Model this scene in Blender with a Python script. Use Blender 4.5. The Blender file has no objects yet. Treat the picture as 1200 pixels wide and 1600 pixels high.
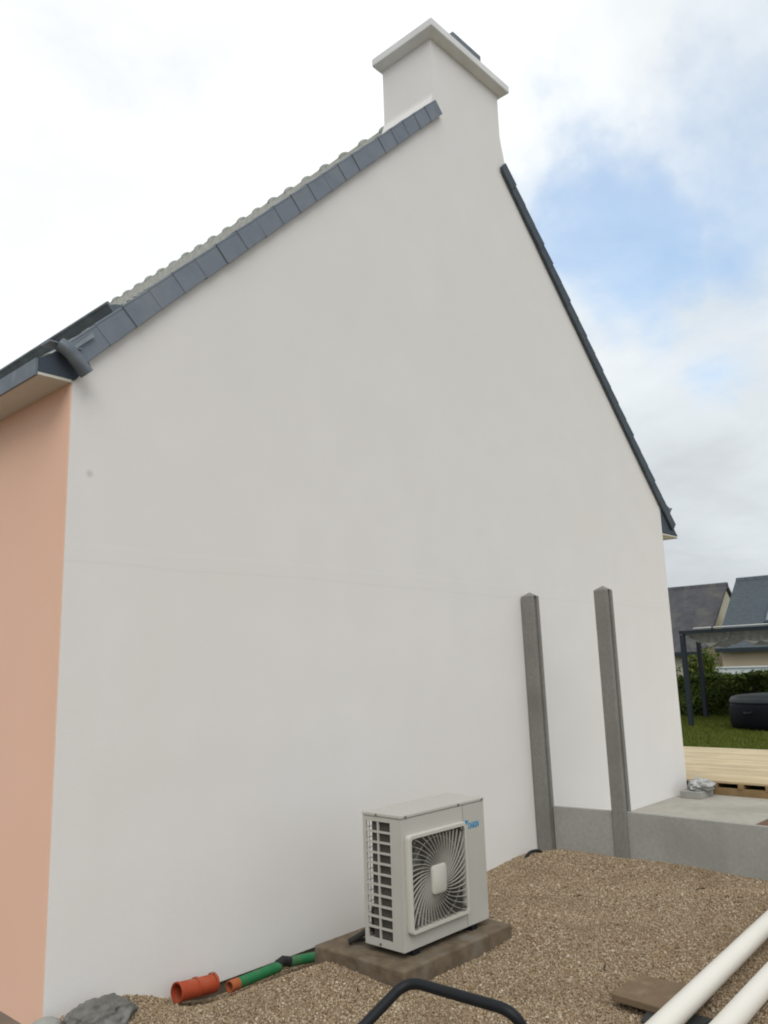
import bpy, bmesh, math, random
import numpy as np
from mathutils import Vector, Matrix

random.seed(7)
rng = np.random.default_rng(11)
S = bpy.context.scene
C = S.collection
R = math.radians

# ------------------------------------------------------------------ camera
cam_d = bpy.data.cameras.new("camera")
cam = bpy.data.objects.new("camera", cam_d)
C.objects.link(cam)
cam_d.sensor_fit = 'HORIZONTAL'
cam_d.sensor_width = 36.0
cam_d.lens = 36.0 * 1256.0 / 1200.0
cam_d.clip_start = 0.05
cam_d.clip_end = 600
RT = Vector((0.6769286, -0.73542487, -0.03029739))
DN = Vector((0.12081817, 0.15162367, -0.98102662))
FW = Vector((0.72606518, 0.6604245, 0.19149109))
CAM = Vector((-2.0726, -4.3, 1.6856))
rot = Matrix((RT, -DN, -FW)).transposed()
cam.matrix_world = Matrix.Translation(CAM) @ rot.to_4x4()
S.camera = cam

# ------------------------------------------------------------------ sky
SUN_EL, SUN_AZ = 50.0, 222.0           # veiled sun, azimuth from +Y towards +X
sd = Vector((math.sin(R(SUN_AZ)) * math.cos(R(SUN_EL)), math.cos(R(SUN_AZ)) * math.cos(R(SUN_EL)), math.sin(R(SUN_EL))))
W = bpy.data.worlds.new("World")
S.world = W
W.use_nodes = True
nt = W.node_tree
nt.nodes.clear()
def N(t, **k):
    n = nt.nodes.new(t)
    for a, v in k.items():
        setattr(n, a, v)
    return n
def L(a, b):
    nt.links.new(a, b)
def math_node(op, a, b=None, c=None, clamp=False):
    n = N('ShaderNodeMath', operation=op, use_clamp=clamp)
    for i, v in enumerate((a, b, c)):
        if v is None:
            continue
        if isinstance(v, (int, float)):
            n.inputs[i].default_value = v
        else:
            L(v, n.inputs[i])
    return n.outputs[0]
def maprange(v, a, b, c, d, smooth=True):
    n = N('ShaderNodeMapRange', interpolation_type='SMOOTHSTEP' if smooth else 'LINEAR')
    L(v, n.inputs[0])
    for i, x in zip((1, 2, 3, 4), (a, b, c, d)):
        n.inputs[i].default_value = x
    return n.outputs[0]
tc = N('ShaderNodeTexCoord')
nrm = N('ShaderNodeVectorMath', operation='NORMALIZE')
L(tc.outputs['Generated'], nrm.inputs[0])
sep = N('ShaderNodeSeparateXYZ')
L(nrm.outputs[0], sep.inputs[0])
zz = math_node('ADD', math_node('MAXIMUM', sep.outputs[2], 0.0), 0.22)
cmb = N('ShaderNodeCombineXYZ')
L(math_node('DIVIDE', sep.outputs[0], zz), cmb.inputs[0])
L(math_node('DIVIDE', sep.outputs[1], zz), cmb.inputs[1])
def noise(vec, scale, detail, rough=0.55, dist=0.0, off=(0, 0, 0)):
    mp = N('ShaderNodeMapping')
    mp.inputs['Location'].default_value = off
    L(vec, mp.inputs[0])
    n = N('ShaderNodeTexNoise')
    n.inputs['Scale'].default_value = scale
    n.inputs['Detail'].default_value = detail
    n.inputs['Roughness'].default_value = rough
    n.inputs['Distortion'].default_value = dist
    L(mp.outputs[0], n.inputs['Vector'])
    return n.outputs['Fac']
wz = N('ShaderNodeTexNoise')
wz.inputs['Scale'].default_value = 5.0
wz.inputs['Detail'].default_value = 6
L(nrm.outputs[0], wz.inputs['Vector'])
wsub = N('ShaderNodeVectorMath', operation='SUBTRACT')
L(wz.outputs['Color'], wsub.inputs[0])
wsub.inputs[1].default_value = (0.5, 0.5, 0.5)
wsc = N('ShaderNodeVectorMath', operation='SCALE')
L(wsub.outputs[0], wsc.inputs[0])
wsc.inputs['Scale'].default_value = 0.34
wadd = N('ShaderNodeVectorMath', operation='ADD')
L(nrm.outputs[0], wadd.inputs[0])
L(wsc.outputs[0], wadd.inputs[1])
wnrm = N('ShaderNodeVectorMath', operation='NORMALIZE')
L(wadd.outputs[0], wnrm.inputs[0])
def dotdir(d, warped=True):
    n = N('ShaderNodeVectorMath', operation='DOT_PRODUCT')
    L((wnrm if warped else nrm).outputs[0], n.inputs[0])
    n.inputs[1].default_value = Vector(d).normalized()
    return n.outputs['Value']
n1 = noise(cmb.outputs[0], 1.6, 7, 0.55, 0.3, (3.1, 1.7, 0))
n2 = noise(cmb.outputs[0], 0.8, 5, 0.55, 0.2, (9.3, 4.2, 0))
n3 = noise(cmb.outputs[0], 3.6, 6, 0.6, 0.3, (1.3, 8.2, 0))
n4 = noise(nrm.outputs[0], 3.2, 6, 0.55, 0.35, (5.3, 2.2, 7.1))
# openings in the cloud deck where the blue shows through
g1 = maprange(dotdir((0.800, 0.340, 0.487)), math.cos(R(10)), 1.0, 0, 1)
g2 = maprange(dotdir((0.838, 0.225, 0.515)), math.cos(R(13)), 1.0, 0, 0.7)
g3 = maprange(dotdir((0.835, 0.300, 0.475)), math.cos(R(6)), 1.0, 0, 0.4)
gap = math_node('MAXIMUM', math_node('MAXIMUM', g1, g2), g3)
dens = math_node('ADD', math_node('MULTIPLY', n1, 1.0), math_node('MULTIPLY', n3, 0.5))
dens = math_node('ADD', dens, math_node('MULTIPLY', math_node('SUBTRACT', n4, 0.5), 0.9))
cover = math_node('SUBTRACT', math_node('ADD', dens, 0.30), math_node('MULTIPLY', gap, 0.72))
cover = maprange(cover, 0.20, 0.98, 0.38, 1.0)
sky = N('ShaderNodeTexSky', sky_type='NISHITA')
sky.sun_disc = False
sky.sun_elevation = R(SUN_EL)
sky.sun_rotation = R(SUN_AZ)
# brightness of the cloud sheet: brightest over the eaves, well away from the sun
glow = maprange(dotdir((0.36, 0.68, 0.60)), 0.74, 0.99, 0.0, 1.0)   # thin bright cloud over the eaves
shade = math_node('ADD', 0.735, math_node('MULTIPLY', math_node('SUBTRACT', n2, 0.5), 0.60))
shade = math_node('ADD', shade, math_node('MULTIPLY', math_node('SUBTRACT', n3, 0.5), 0.22))
bright = math_node('ADD', shade, math_node('MULTIPLY', glow, 0.24))
hz = maprange(sep.outputs[2], 0.0, 0.30, 0.82, 1.0)
bright = math_node('MULTIPLY', bright, hz)
tint = N('ShaderNodeMix', data_type='RGBA')
L(glow, tint.inputs[0])
tint.inputs[6].default_value = (0.925, 0.985, 1.025, 1)
tint.inputs[7].default_value = (0.98, 1.0, 1.0, 1)
cl = N('ShaderNodeVectorMath', operation='SCALE')
L(tint.outputs[2], cl.inputs[0])
L(math_node('MULTIPLY', bright, 6.6667), cl.inputs['Scale'])
skb = N('ShaderNodeVectorMath', operation='MULTIPLY')
L(sky.outputs[0], skb.inputs[0])
skb.inputs[1].default_value = (1.18, 1.58, 1.66)
mx = N('ShaderNodeMix', data_type='RGBA')
L(cover, mx.inputs[0])
L(skb.outputs[0], mx.inputs[6])
L(cl.outputs[0], mx.inputs[7])
bg = N('ShaderNodeBackground')
bg.inputs['Strength'].default_value = 0.15
L(mx.outputs[2], bg.inputs[0])
out = N('ShaderNodeOutputWorld')
L(bg.outputs[0], out.inputs[0])

sun_d = bpy.data.lights.new("sun", 'SUN')
sun_d.energy = 1.45
sun_d.angle = R(45)
sun_d.color = (1.0, 0.965, 0.91)
sun = bpy.data.objects.new("sun", sun_d)
C.objects.link(sun)
sun.rotation_euler = (-sd).to_track_quat('-Z', 'Y').to_euler()

S.view_settings.view_transform = 'Standard'
S.view_settings.look = 'None'
S.view_settings.exposure = 0.13
S.view_settings.gamma = 1.0
S.view_settings.use_curve_mapping = False
S.cycles.filter_width = 2.0

# ------------------------------------------------------------------ materials
def material(name, c1, c2=None, scale=6.0, rough=0.8, bump=0.0, bscale=120.0, metal=0.0, c3=None, s3=1.2, island=None, c3f=1.0, spec=0.3, detail=6, bdist=0.004, translucent=0.0):
    m = bpy.data.materials.new(name)
    m.use_nodes = True
    t = m.node_tree
    b = t.nodes['Principled BSDF']
    b.inputs['Roughness'].default_value = rough
    b.inputs['Metallic'].default_value = metal
    b.inputs['Specular IOR Level'].default_value = spec
    g = t.nodes.new('ShaderNodeNewGeometry')
    col = None
    if island:
        rp = t.nodes.new('ShaderNodeValToRGB')
        els = rp.color_ramp.elements
        while len(els) < len(island):
            els.new(0.5)
        for e, (p, c) in zip(els, island):
            e.position = p
            e.color = (*c, 1)
        t.links.new(g.outputs['Random Per Island'], rp.inputs[0])
        col = rp.outputs[0]
    else:
        if c2 is None:
            c2 = tuple(x * 0.88 for x in c1)
        nz = t.nodes.new('ShaderNodeTexNoise')
        nz.inputs['Scale'].default_value = scale
        nz.inputs['Detail'].default_value = detail
        t.links.new(g.outputs['Position'], nz.inputs['Vector'])
        mr = t.nodes.new('ShaderNodeMapRange')
        mr.inputs[1].default_value = 0.3
        mr.inputs[2].default_value = 0.7
        t.links.new(nz.outputs['Fac'], mr.inputs[0])
        mi = t.nodes.new('ShaderNodeMix')
        mi.data_type = 'RGBA'
        t.links.new(mr.outputs[0], mi.inputs[0])
        mi.inputs[6].default_value = (*c1, 1)
        mi.inputs[7].default_value = (*c2, 1)
        col = mi.outputs[2]
    if c3 is not None:
        nz2 = t.nodes.new('ShaderNodeTexNoise')
        nz2.inputs['Scale'].default_value = s3
        nz2.inputs['Detail'].default_value = 5
        t.links.new(g.outputs['Position'], nz2.inputs['Vector'])
        mr2 = t.nodes.new('ShaderNodeMapRange')
        mr2.inputs[1].default_value = 0.5
        mr2.inputs[2].default_value = 0.75
        mr2.inputs[4].default_value = c3f
        t.links.new(nz2.outputs['Fac'], mr2.inputs[0])
        mi2 = t.nodes.new('ShaderNodeMix')
        mi2.data_type = 'RGBA'
        t.links.new(mr2.outputs[0], mi2.inputs[0])
        t.links.new(col, mi2.inputs[6])
        mi2.inputs[7].default_value = (*c3, 1)
        col = mi2.outputs[2]
    t.links.new(col, b.inputs['Base Color'])
    if bump > 0:
        bz = t.nodes.new('ShaderNodeTexNoise')
        bz.inputs['Scale'].default_value = bscale
        bz.inputs['Detail'].default_value = 4
        t.links.new(g.outputs['Position'], bz.inputs['Vector'])
        bn = t.nodes.new('ShaderNodeBump')
        bn.inputs['Strength'].default_value = bump
        bn.inputs['Distance'].default_value = bdist
        t.links.new(bz.outputs['Fac'], bn.inputs['Height'])
        t.links.new(bn.outputs[0], b.inputs['Normal'])
    if translucent > 0:
        b.inputs['Subsurface Weight'].default_value = 0.0
        tr = t.nodes.new('ShaderNodeBsdfTranslucent')
        t.links.new(col, tr.inputs[0])
        ms = t.nodes.new('ShaderNodeMixShader')
        ms.inputs[0].default_value = translucent
        t.links.new(b.outputs[0], ms.inputs[1])
        t.links.new(tr.outputs[0], ms.inputs[2])
        t.links.new(ms.outputs[0], t.nodes['Material Output'].inputs[0])
    return m

def render_wall_material():
    """fine scraped render: off-white, with two faint lift lines and a small stain"""
    m = material("white_render", (0.79, 0.77, 0.752), (0.765, 0.745, 0.722), scale=2.3, rough=0.92, bump=0.5, bscale=170, spec=0.1,
                 c3=(0.76, 0.742, 0.708), s3=0.55, bdist=0.003)
    t = m.node_tree
    b = t.nodes['Principled BSDF']
    g = [n for n in t.nodes if n.type == 'NEW_GEOMETRY'][0]
    sp = t.nodes.new('ShaderNodeSeparateXYZ')
    t.links.new(g.outputs['Position'], sp.inputs[0])
    def mth(op, a, b2=None):
        n = t.nodes.new('ShaderNodeMath')
        n.operation = op
        for i, v in enumerate((a, b2)):
            if v is None:
                continue
            if isinstance(v, (int, float)):
                n.inputs[i].default_value = v
            else:
                t.links.new(v, n.inputs[i])
        return n.outputs[0]
    wob = t.nodes.new('ShaderNodeTexNoise')
    wob.inputs['Scale'].default_value = 0.8
    t.links.new(g.outputs['Position'], wob.inputs['Vector'])
    zl = mth('ADD', sp.outputs[2], mth('MULTIPLY', mth('SUBTRACT', wob.outputs['Fac'], 0.5), 0.10))
    def line(z0, w):
        d = mth('DIVIDE', mth('ABSOLUTE', mth('SUBTRACT', zl, z0)), w)
        n = t.nodes.new('ShaderNodeMath')
        n.operation = 'SUBTRACT'
        n.use_clamp = True
        n.inputs[0].default_value = 1.0
        t.links.new(d, n.inputs[1])
        return n.outputs[0]
    l1 = line(2.33, 0.014)
    l2 = line(2.43, 0.016)
    # spot
    v = t.nodes.new('ShaderNodeVectorMath')
    v.operation = 'DISTANCE'
    t.links.new(g.outputs['Position'], v.inputs[0])
    v.inputs[1].default_value = (0.129, 0.0, 2.848)
    spn = t.nodes.new('ShaderNodeMapRange')
    spn.inputs[1].default_value = 0.008
    spn.inputs[2].default_value = 0.03
    spn.inputs[3].default_value = 0.35
    spn.inputs[4].default_value = 0.0
    t.links.new(v.outputs['Value'], spn.inputs[0])
    fac = mth('ADD', mth('MULTIPLY', l1, 0.055), spn.outputs[0])
    old = b.inputs['Base Color'].links[0].from_socket
    mi = t.nodes.new('ShaderNodeMix')
    mi.data_type = 'RGBA'
    t.links.new(fac, mi.inputs[0])
    t.links.new(old, mi.inputs[6])
    mi.inputs[7].default_value = (0.30, 0.30, 0.29, 1)
    mi2 = t.nodes.new('ShaderNodeMix')
    mi2.data_type = 'RGBA'
    t.links.new(mth('MULTIPLY', l2, 0.14), mi2.inputs[0])
    t.links.new(mi.outputs[2], mi2.inputs[6])
    mi2.inputs[7].default_value = (0.86, 0.85, 0.83, 1)
    t.links.new(mi2.outputs[2], b.inputs['Base Color'])
    return m

M = {}
M['render'] = render_wall_material()
M['pink'] = material("pink_render", (0.86, 0.56, 0.42), (0.835, 0.535, 0.395), scale=1.3, rough=0.92, bump=0.35, bscale=210, spec=0.1)
M['capwhite'] = material("cap_paint", (0.80, 0.80, 0.79), (0.72, 0.72, 0.71), scale=4, rough=0.8, bump=0.15, bscale=60)
M['soffit'] = material("soffit_panel", (0.66, 0.65, 0.58), (0.60, 0.59, 0.53), scale=2, rough=0.7)
M['slate'] = material("grey_tile", (0.20, 0.228, 0.268), (0.168, 0.196, 0.235), scale=9, rough=0.75, bump=0.25, bscale=70, c3=(0.215, 0.24, 0.27), s3=3.0)
M['ridge'] = material("weathered_tile", (0.34, 0.36, 0.325), (0.25, 0.27, 0.25), scale=14, rough=0.85, bump=0.35, bscale=60, c3=(0.22, 0.23, 0.19), s3=5)
M['field'] = material("field_tile", (0.36, 0.375, 0.335), (0.27, 0.285, 0.265), scale=10, rough=0.85, bump=0.3, bscale=60, c3=(0.20, 0.21, 0.175), s3=4)
M['zinc'] = material("dark_zinc", (0.16, 0.185, 0.21), (0.12, 0.14, 0.165), scale=5, rough=0.45, metal=0.35, c3=(0.21, 0.235, 0.26), s3=9)
M['flash'] = material("lead_flashing", (0.30, 0.33, 0.36), (0.22, 0.25, 0.28), scale=8, rough=0.5, metal=0.3)
M['darkbox'] = material("dark_board", (0.060, 0.078, 0.105), (0.05, 0.063, 0.085), scale=5, rough=0.6)
M['collector'] = material("dark_panel", (0.060, 0.075, 0.085), (0.045, 0.058, 0.068), scale=3, rough=0.4)
M['plinth'] = material("bare_plinth", (0.19, 0.165, 0.13), (0.11, 0.095, 0.075), scale=7, rough=0.95, bump=0.6, bscale=30)
M['concrete'] = material("post_concrete", (0.245, 0.238, 0.218), (0.20, 0.194, 0.177), scale=38, rough=0.9, bump=0.6, bscale=150, c3=(0.185, 0.179, 0.162), s3=2.6, detail=9)
M['board'] = material("board_concrete", (0.37, 0.366, 0.335), (0.315, 0.314, 0.288), scale=32, rough=0.9, bump=0.5, bscale=140, c3=(0.26, 0.26, 0.236), s3=1.7, detail=9)
M['patio'] = material("patio_concrete", (0.42, 0.395, 0.345), (0.35, 0.33, 0.285), scale=9, rough=0.9, bump=0.4, bscale=45, c3=(0.30, 0.28, 0.24), s3=1.2, detail=9)
M['slab'] = material("slab_concrete", (0.175, 0.135, 0.09), (0.10, 0.074, 0.048), scale=13, rough=0.95, bump=0.6, bscale=40, c3=(0.20, 0.175, 0.14), s3=4.5)
M['wood'] = material("new_decking", (0.62, 0.50, 0.315), (0.52, 0.405, 0.24), scale=3, rough=0.7, c3=(0.43, 0.33, 0.19), s3=2.0)
M['joist'] = material("treated_joist", (0.28, 0.185, 0.09), (0.20, 0.13, 0.062), scale=6, rough=0.8, bump=0.2, bscale=30)
M['acwhite'] = material("casing_paint", (0.475, 0.462, 0.42), (0.45, 0.437, 0.395), scale=2, rough=0.45, spec=0.4, c3=(0.43, 0.417, 0.375), s3=2.4)
M['acguard'] = material("guard_plastic", (0.54, 0.525, 0.465), (0.50, 0.485, 0.43), scale=3, rough=0.5)
M['spoke'] = material("spoke_plastic", (0.40, 0.387, 0.345), (0.37, 0.357, 0.315), scale=3, rough=0.6)
M['acdark'] = material("coil_fins", (0.16, 0.148, 0.13), (0.115, 0.106, 0.094), scale=14, rough=0.7)
M['fan'] = material("fan_plastic", (0.20, 0.192, 0.172), (0.16, 0.154, 0.14), scale=6, rough=0.6)
M['screw'] = material("screw_steel", (0.16, 0.15, 0.14), rough=0.5, metal=0.6)
M['cyan'] = material("logo_cyan", (0.02, 0.26, 0.50), rough=0.5)
M['copper'] = material("pipe_lagging", (0.035, 0.033, 0.03), rough=0.8)
M['pvc'] = material("white_pvc", (0.76, 0.72, 0.65), (0.745, 0.705, 0.63), scale=3, rough=0.4, spec=0.4, c3=(0.70, 0.66, 0.58), s3=1.7)
M['black'] = material("black_coated_tube", (0.010, 0.012, 0.015), (0.008, 0.009, 0.011), scale=20, rough=0.5, spec=0.25)
M['terracotta'] = material("brown_tile", (0.19, 0.132, 0.08), (0.14, 0.096, 0.058), scale=9, rough=0.9, bump=0.5, bscale=70, c3=(0.25, 0.185, 0.115), s3=9)
M['darkplate'] = material("dark_plate", (0.045, 0.047, 0.043), (0.03, 0.032, 0.03), scale=8, rough=0.8)
M['orange'] = material("orange_plastic", (0.42, 0.070, 0.026), (0.33, 0.052, 0.02), scale=9, rough=0.6, c3=(0.34, 0.15, 0.085), s3=11, c3f=0.6)
M['orange2'] = material("orange_clay", (0.42, 0.12, 0.045), (0.33, 0.09, 0.035), scale=9, rough=0.7)
M['green'] = material("green_pipe", (0.020, 0.195, 0.07), (0.016, 0.14, 0.05), scale=9, rough=0.55, c3=(0.11, 0.15, 0.085), s3=12, c3f=0.6)
M['sack'] = material("grey_sack", (0.175, 0.168, 0.148), (0.095, 0.09, 0.078), scale=9, rough=0.8, bump=0.6, bscale=25, c3=(0.235, 0.235, 0.225), s3=8, bdist=0.02)
M['plastic'] = material("crumpled_plastic", (0.44, 0.44, 0.43), (0.26, 0.26, 0.255), scale=12, rough=0.45, c3=(0.58, 0.57, 0.55), s3=9)
M['cable'] = material("black_cable", (0.02, 0.02, 0.021), rough=0.6)
M['whiteplastic'] = material("white_plastic", (0.75, 0.75, 0.73), rough=0.5)
M['tub'] = material("black_vinyl", (0.006, 0.007, 0.010), (0.005, 0.005, 0.007), scale=4, rough=0.6, spec=0.12)
M['tubtop'] = material("vinyl_cover", (0.030, 0.037, 0.039), (0.02, 0.025, 0.027), scale=4, rough=0.5, spec=0.25)
M['pergola'] = material("anthracite_metal", (0.028, 0.037, 0.047), (0.022, 0.03, 0.038), scale=4, rough=0.5)
M['fabric'] = material("grey_fabric", (0.24, 0.235, 0.215), (0.17, 0.165, 0.15), scale=8, rough=0.9, translucent=0.35)
M['rail'] = material("pale_rail", (0.62, 0.63, 0.63), rough=0.4, metal=0.3)
M['oldroof'] = material("old_slate_roof", (0.115, 0.112, 0.124), (0.07, 0.07, 0.08), scale=1.8, rough=0.8, c3=(0.15, 0.145, 0.125), s3=1.1, bump=0.4, bscale=9, bdist=0.02)
M['newroof'] = material("new_slate_roof", (0.10, 0.122, 0.138), (0.08, 0.10, 0.115), scale=6, rough=0.6, bump=0.4, bscale=9, bdist=0.02)
M['cream'] = material("cream_render", (0.56, 0.47, 0.35), (0.52, 0.43, 0.315), scale=1, rough=0.9)
M['cream2'] = material("yellow_render", (0.50, 0.48, 0.37), (0.45, 0.43, 0.33), scale=1, rough=0.9)
M['glass'] = material("skylight_glass", (0.20, 0.24, 0.27), rough=0.1, spec=0.6)
M['bwall'] = material("white_wall_paint", (0.74, 0.78, 0.80), (0.68, 0.73, 0.76), scale=1, rough=0.8)
M['lawn'] = material("lawn_soil", (0.080, 0.100, 0.010), (0.055, 0.072, 0.008), scale=1.6, rough=0.95, c3=(0.055, 0.060, 0.014), s3=0.7)
M['grass'] = material("grass_blade", (0, 0, 0), rough=0.75, translucent=0.25, island=[(0.0, (0.060, 0.085, 0.006)), (0.5, (0.105, 0.135, 0.012)), (1.0, (0.155, 0.165, 0.024))])
M['leaf'] = material("hedge_leaf", (0, 0, 0), rough=0.55, translucent=0.25, island=[(0.0, (0.022, 0.040, 0.005)), (0.55, (0.050, 0.085, 0.010)), (1.0, (0.115, 0.145, 0.018))])
M['leaf2'] = material("shrub_leaf", (0, 0, 0), rough=0.55, translucent=0.3, island=[(0.0, (0.045, 0.075, 0.008)), (0.55, (0.095, 0.13, 0.016)), (1.0, (0.16, 0.18, 0.03))])
M['twig'] = material("dark_branch", (0.022, 0.017, 0.011), rough=0.9)
M['soil'] = material("earth", (0.105, 0.085, 0.055), (0.07, 0.058, 0.038), scale=1.5, rough=0.95)
M['paving'] = material("terrace_paving", (0.20, 0.17, 0.135), (0.15, 0.125, 0.10), scale=5, rough=0.9, bump=0.3, bscale=60)
GR = [(0.0, (0.135, 0.085, 0.045)), (0.20, (0.26, 0.178, 0.102)), (0.45, (0.36, 0.26, 0.158)), (0.65, (0.31, 0.24, 0.168)), (0.85, (0.44, 0.345, 0.235)), (1.0, (0.56, 0.49, 0.38))]
M['pebble'] = material("pebbles", (0, 0, 0), rough=0.9, island=GR, c3=(0.20, 0.145, 0.085), s3=1.7, c3f=0.55)
def gravel_bed_material():
    m = material("gravel_bed", (0.2, 0.15, 0.1), rough=0.95)
    t = m.node_tree
    b = t.nodes['Principled BSDF']
    g = [n for n in t.nodes if n.type == 'NEW_GEOMETRY'][0]
    vo = t.nodes.new('ShaderNodeTexVoronoi')
    vo.inputs['Scale'].default_value = 75
    t.links.new(g.outputs['Position'], vo.inputs['Vector'])
    sp = t.nodes.new('ShaderNodeSeparateColor')
    t.links.new(vo.outputs['Color'], sp.inputs[0])
    rp = t.nodes.new('ShaderNodeValToRGB')
    els = rp.color_ramp.elements
    while len(els) < len(GR):
        els.new(0.5)
    for e, (p, c) in zip(els, GR):
        e.position = p
        e.color = (*[x * 0.8 for x in c], 1)
    t.links.new(sp.outputs[0], rp.inputs[0])
    t.links.new(rp.outputs[0], b.inputs['Base Color'])
    bn = t.nodes.new('ShaderNodeBump')
    bn.inputs['Strength'].default_value = 0.9
    bn.inputs['Distance'].default_value = 0.008
    bn.invert = True
    t.links.new(vo.outputs['Distance'], bn.inputs['Height'])
    t.links.new(bn.outputs[0], b.inputs['Normal'])
    return m
M['gravel'] = gravel_bed_material()

# ------------------------------------------------------------------ mesh helpers
class MB:
    def __init__(s):
        s.v, s.f = [], []
    def add(s, vs, fs):
        o = len(s.v)
        s.v += [tuple(v) for v in vs]
        s.f += [tuple(i + o for i in f) for f in fs]
        return s
    def box(s, x0, x1, y0, y1, z0, z1):
        vs = [(x0, y0, z0), (x1, y0, z0), (x1, y1, z0), (x0, y1, z0), (x0, y0, z1), (x1, y0, z1), (x1, y1, z1), (x0, y1, z1)]
        return s.add(vs, [(0, 3, 2, 1), (4, 5, 6, 7), (0, 1, 5, 4), (1, 2, 6, 5), (2, 3, 7, 6), (3, 0, 4, 7)])
    def prism_y(s, prof, y0, y1):
        """profile in (x,z), extruded along y"""
        n = len(prof)
        vs = [(x, y0, z) for x, z in prof] + [(x, y1, z) for x, z in prof]
        fs = [tuple(range(n)), tuple(range(2 * n - 1, n - 1, -1))]
        for i in range(n):
            j = (i + 1) % n
            fs.append((j, i, i + n, j + n))
        return s.add(vs, fs)
    def prism_x(s, prof, x0, x1):
        n = len(prof)
        vs = [(x0, y, z) for y, z in prof] + [(x1, y, z) for y, z in prof]
        fs = [tuple(range(n - 1, -1, -1)), tuple(range(n, 2 * n))]
        for i in range(n):
            j = (i + 1) % n
            fs.append((i, j, j + n, i + n))
        return s.add(vs, fs)
    def prism_z(s, prof, z0, z1):
        n = len(prof)
        vs = [(x, y, z0) for x, y in prof] + [(x, y, z1) for x, y in prof]
        fs = [tuple(range(n - 1, -1, -1)), tuple(range(n, 2 * n))]
        for i in range(n):
            j = (i + 1) % n
            fs.append((i, j, j + n, i + n))
        return s.add(vs, fs)
    def tube(s, path, r, n=16, caps=True, r1=None):
        P = [Vector(p) for p in path]
        m = len(P)
        T = [(P[min(i + 1, m - 1)] - P[max(i - 1, 0)]).normalized() for i in range(m)]
        a = Vector((0, 0, 1)) if abs(T[0].z) < 0.9 else Vector((1, 0, 0))
        u = T[0].cross(a).normalized()
        rings = []
        for i in range(m):
            u = (u - T[i] * u.dot(T[i])).normalized()
            w = T[i].cross(u)
            rr = r if r1 is None else r + (r1 - r) * i / (m - 1)
            rings.append([P[i] + (u * math.cos(2 * math.pi * k / n) + w * math.sin(2 * math.pi * k / n)) * rr for k in range(n)])
        vs = [v for ring in rings for v in ring]
        fs = []
        for i in range(m - 1):
            for k in range(n):
                k2 = (k + 1) % n
                fs.append((i * n + k, i * n + k2, (i + 1) * n + k2, (i + 1) * n + k))
        if caps:
            fs.append(tuple(range(n - 1, -1, -1)))
            fs.append(tuple((m - 1) * n + k for k in range(n)))
        return s.add(vs, fs)
    def pipe(s, p0, p1, r, ri, n=24):
        """hollow straight pipe with open ends"""
        p0, p1 = Vector(p0), Vector(p1)
        t = (p1 - p0).normalized()
        a = Vector((0, 0, 1)) if abs(t.z) < 0.9 else Vector((1, 0, 0))
        u = t.cross(a).normalized()
        w = t.cross(u)
        vs = []
        for p, q in ((p0, r), (p1, r), (p1, ri), (p0, ri)):
            for k in range(n):
                an = 2 * math.pi * k / n
                vs.append(p + (u * math.cos(an) + w * math.sin(an)) * q)
        fs = []
        for ring in range(4):
            nx = (ring + 1) % 4
            for k in range(n):
                k2 = (k + 1) % n
                fs.append((ring * n + k, ring * n + k2, nx * n + k2, nx * n + k))
        return s.add(vs, fs)
    def ribbon(s, pts, w, y0, y1):
        """strip of rectangular section following pts (x,z); depth y0..y1"""
        m = len(pts)
        vs = []
        for i in range(m):
            a, b = pts[max(i - 1, 0)], pts[min(i + 1, m - 1)]
            dx, dz = b[0] - a[0], b[1] - a[1]
            l = math.hypot(dx, dz) or 1
            nx, nz = -dz / l * w / 2, dx / l * w / 2
            x, z = pts[i]
            vs += [(x + nx, y0, z + nz), (x - nx, y0, z - nz), (x - nx, y1, z - nz), (x + nx, y1, z + nz)]
        fs = []
        for i in range(m - 1):
            for k in range(4):
                k2 = (k + 1) % 4
                fs.append((i * 4 + k, i * 4 + k2, i * 4 + 4 + k2, i * 4 + 4 + k))
        fs.append((3, 2, 1, 0))
        e = (m - 1) * 4
        fs.append((e, e + 1, e + 2, e + 3))
        return s.add(vs, fs)
    def mesh(s, name, m, smooth=False, bevel=0.0, seg=2):
        me = bpy.data.meshes.new(name)
        me.from_pydata(s.v, [], s.f)
        me.update()
        bm = bmesh.new()
        bm.from_mesh(me)
        bmesh.ops.recalc_face_normals(bm, faces=bm.faces)
        if bevel > 0:
            es = [e for e in bm.edges if len(e.link_faces) == 2 and e.calc_face_angle(0) > 0.5]
            bmesh.ops.bevel(bm, geom=es, offset=bevel, segments=seg, affect='EDGES', profile=0.5, clamp_overlap=True)
        if smooth:
            for f in bm.faces:
                f.smooth = True
            for e in bm.edges:
                if len(e.link_faces) == 2 and e.calc_face_angle(0) > 0.75:
                    e.smooth = False
        bm.to_mesh(me)
        bm.free()
        me.materials.append(m)
        return me
def link(name, me, parent=None):
    o = bpy.data.objects.new(name, me)
    C.objects.link(o)
    if parent is not None:
        o.parent = parent
    return o
def obj(name, mb, m, parent=None, **k):
    return link(name, mb.mesh(name, m, **k), parent)
def tag(o, label=None, cat=None, group=None, kind=None):
    if label: o['label'] = label
    if cat: o['category'] = cat
    if group: o['group'] = group
    if kind: o['kind'] = kind
    return o
def thing(name, label, cat, group=None):
    return tag(link(name, None), label, cat, group)
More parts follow.
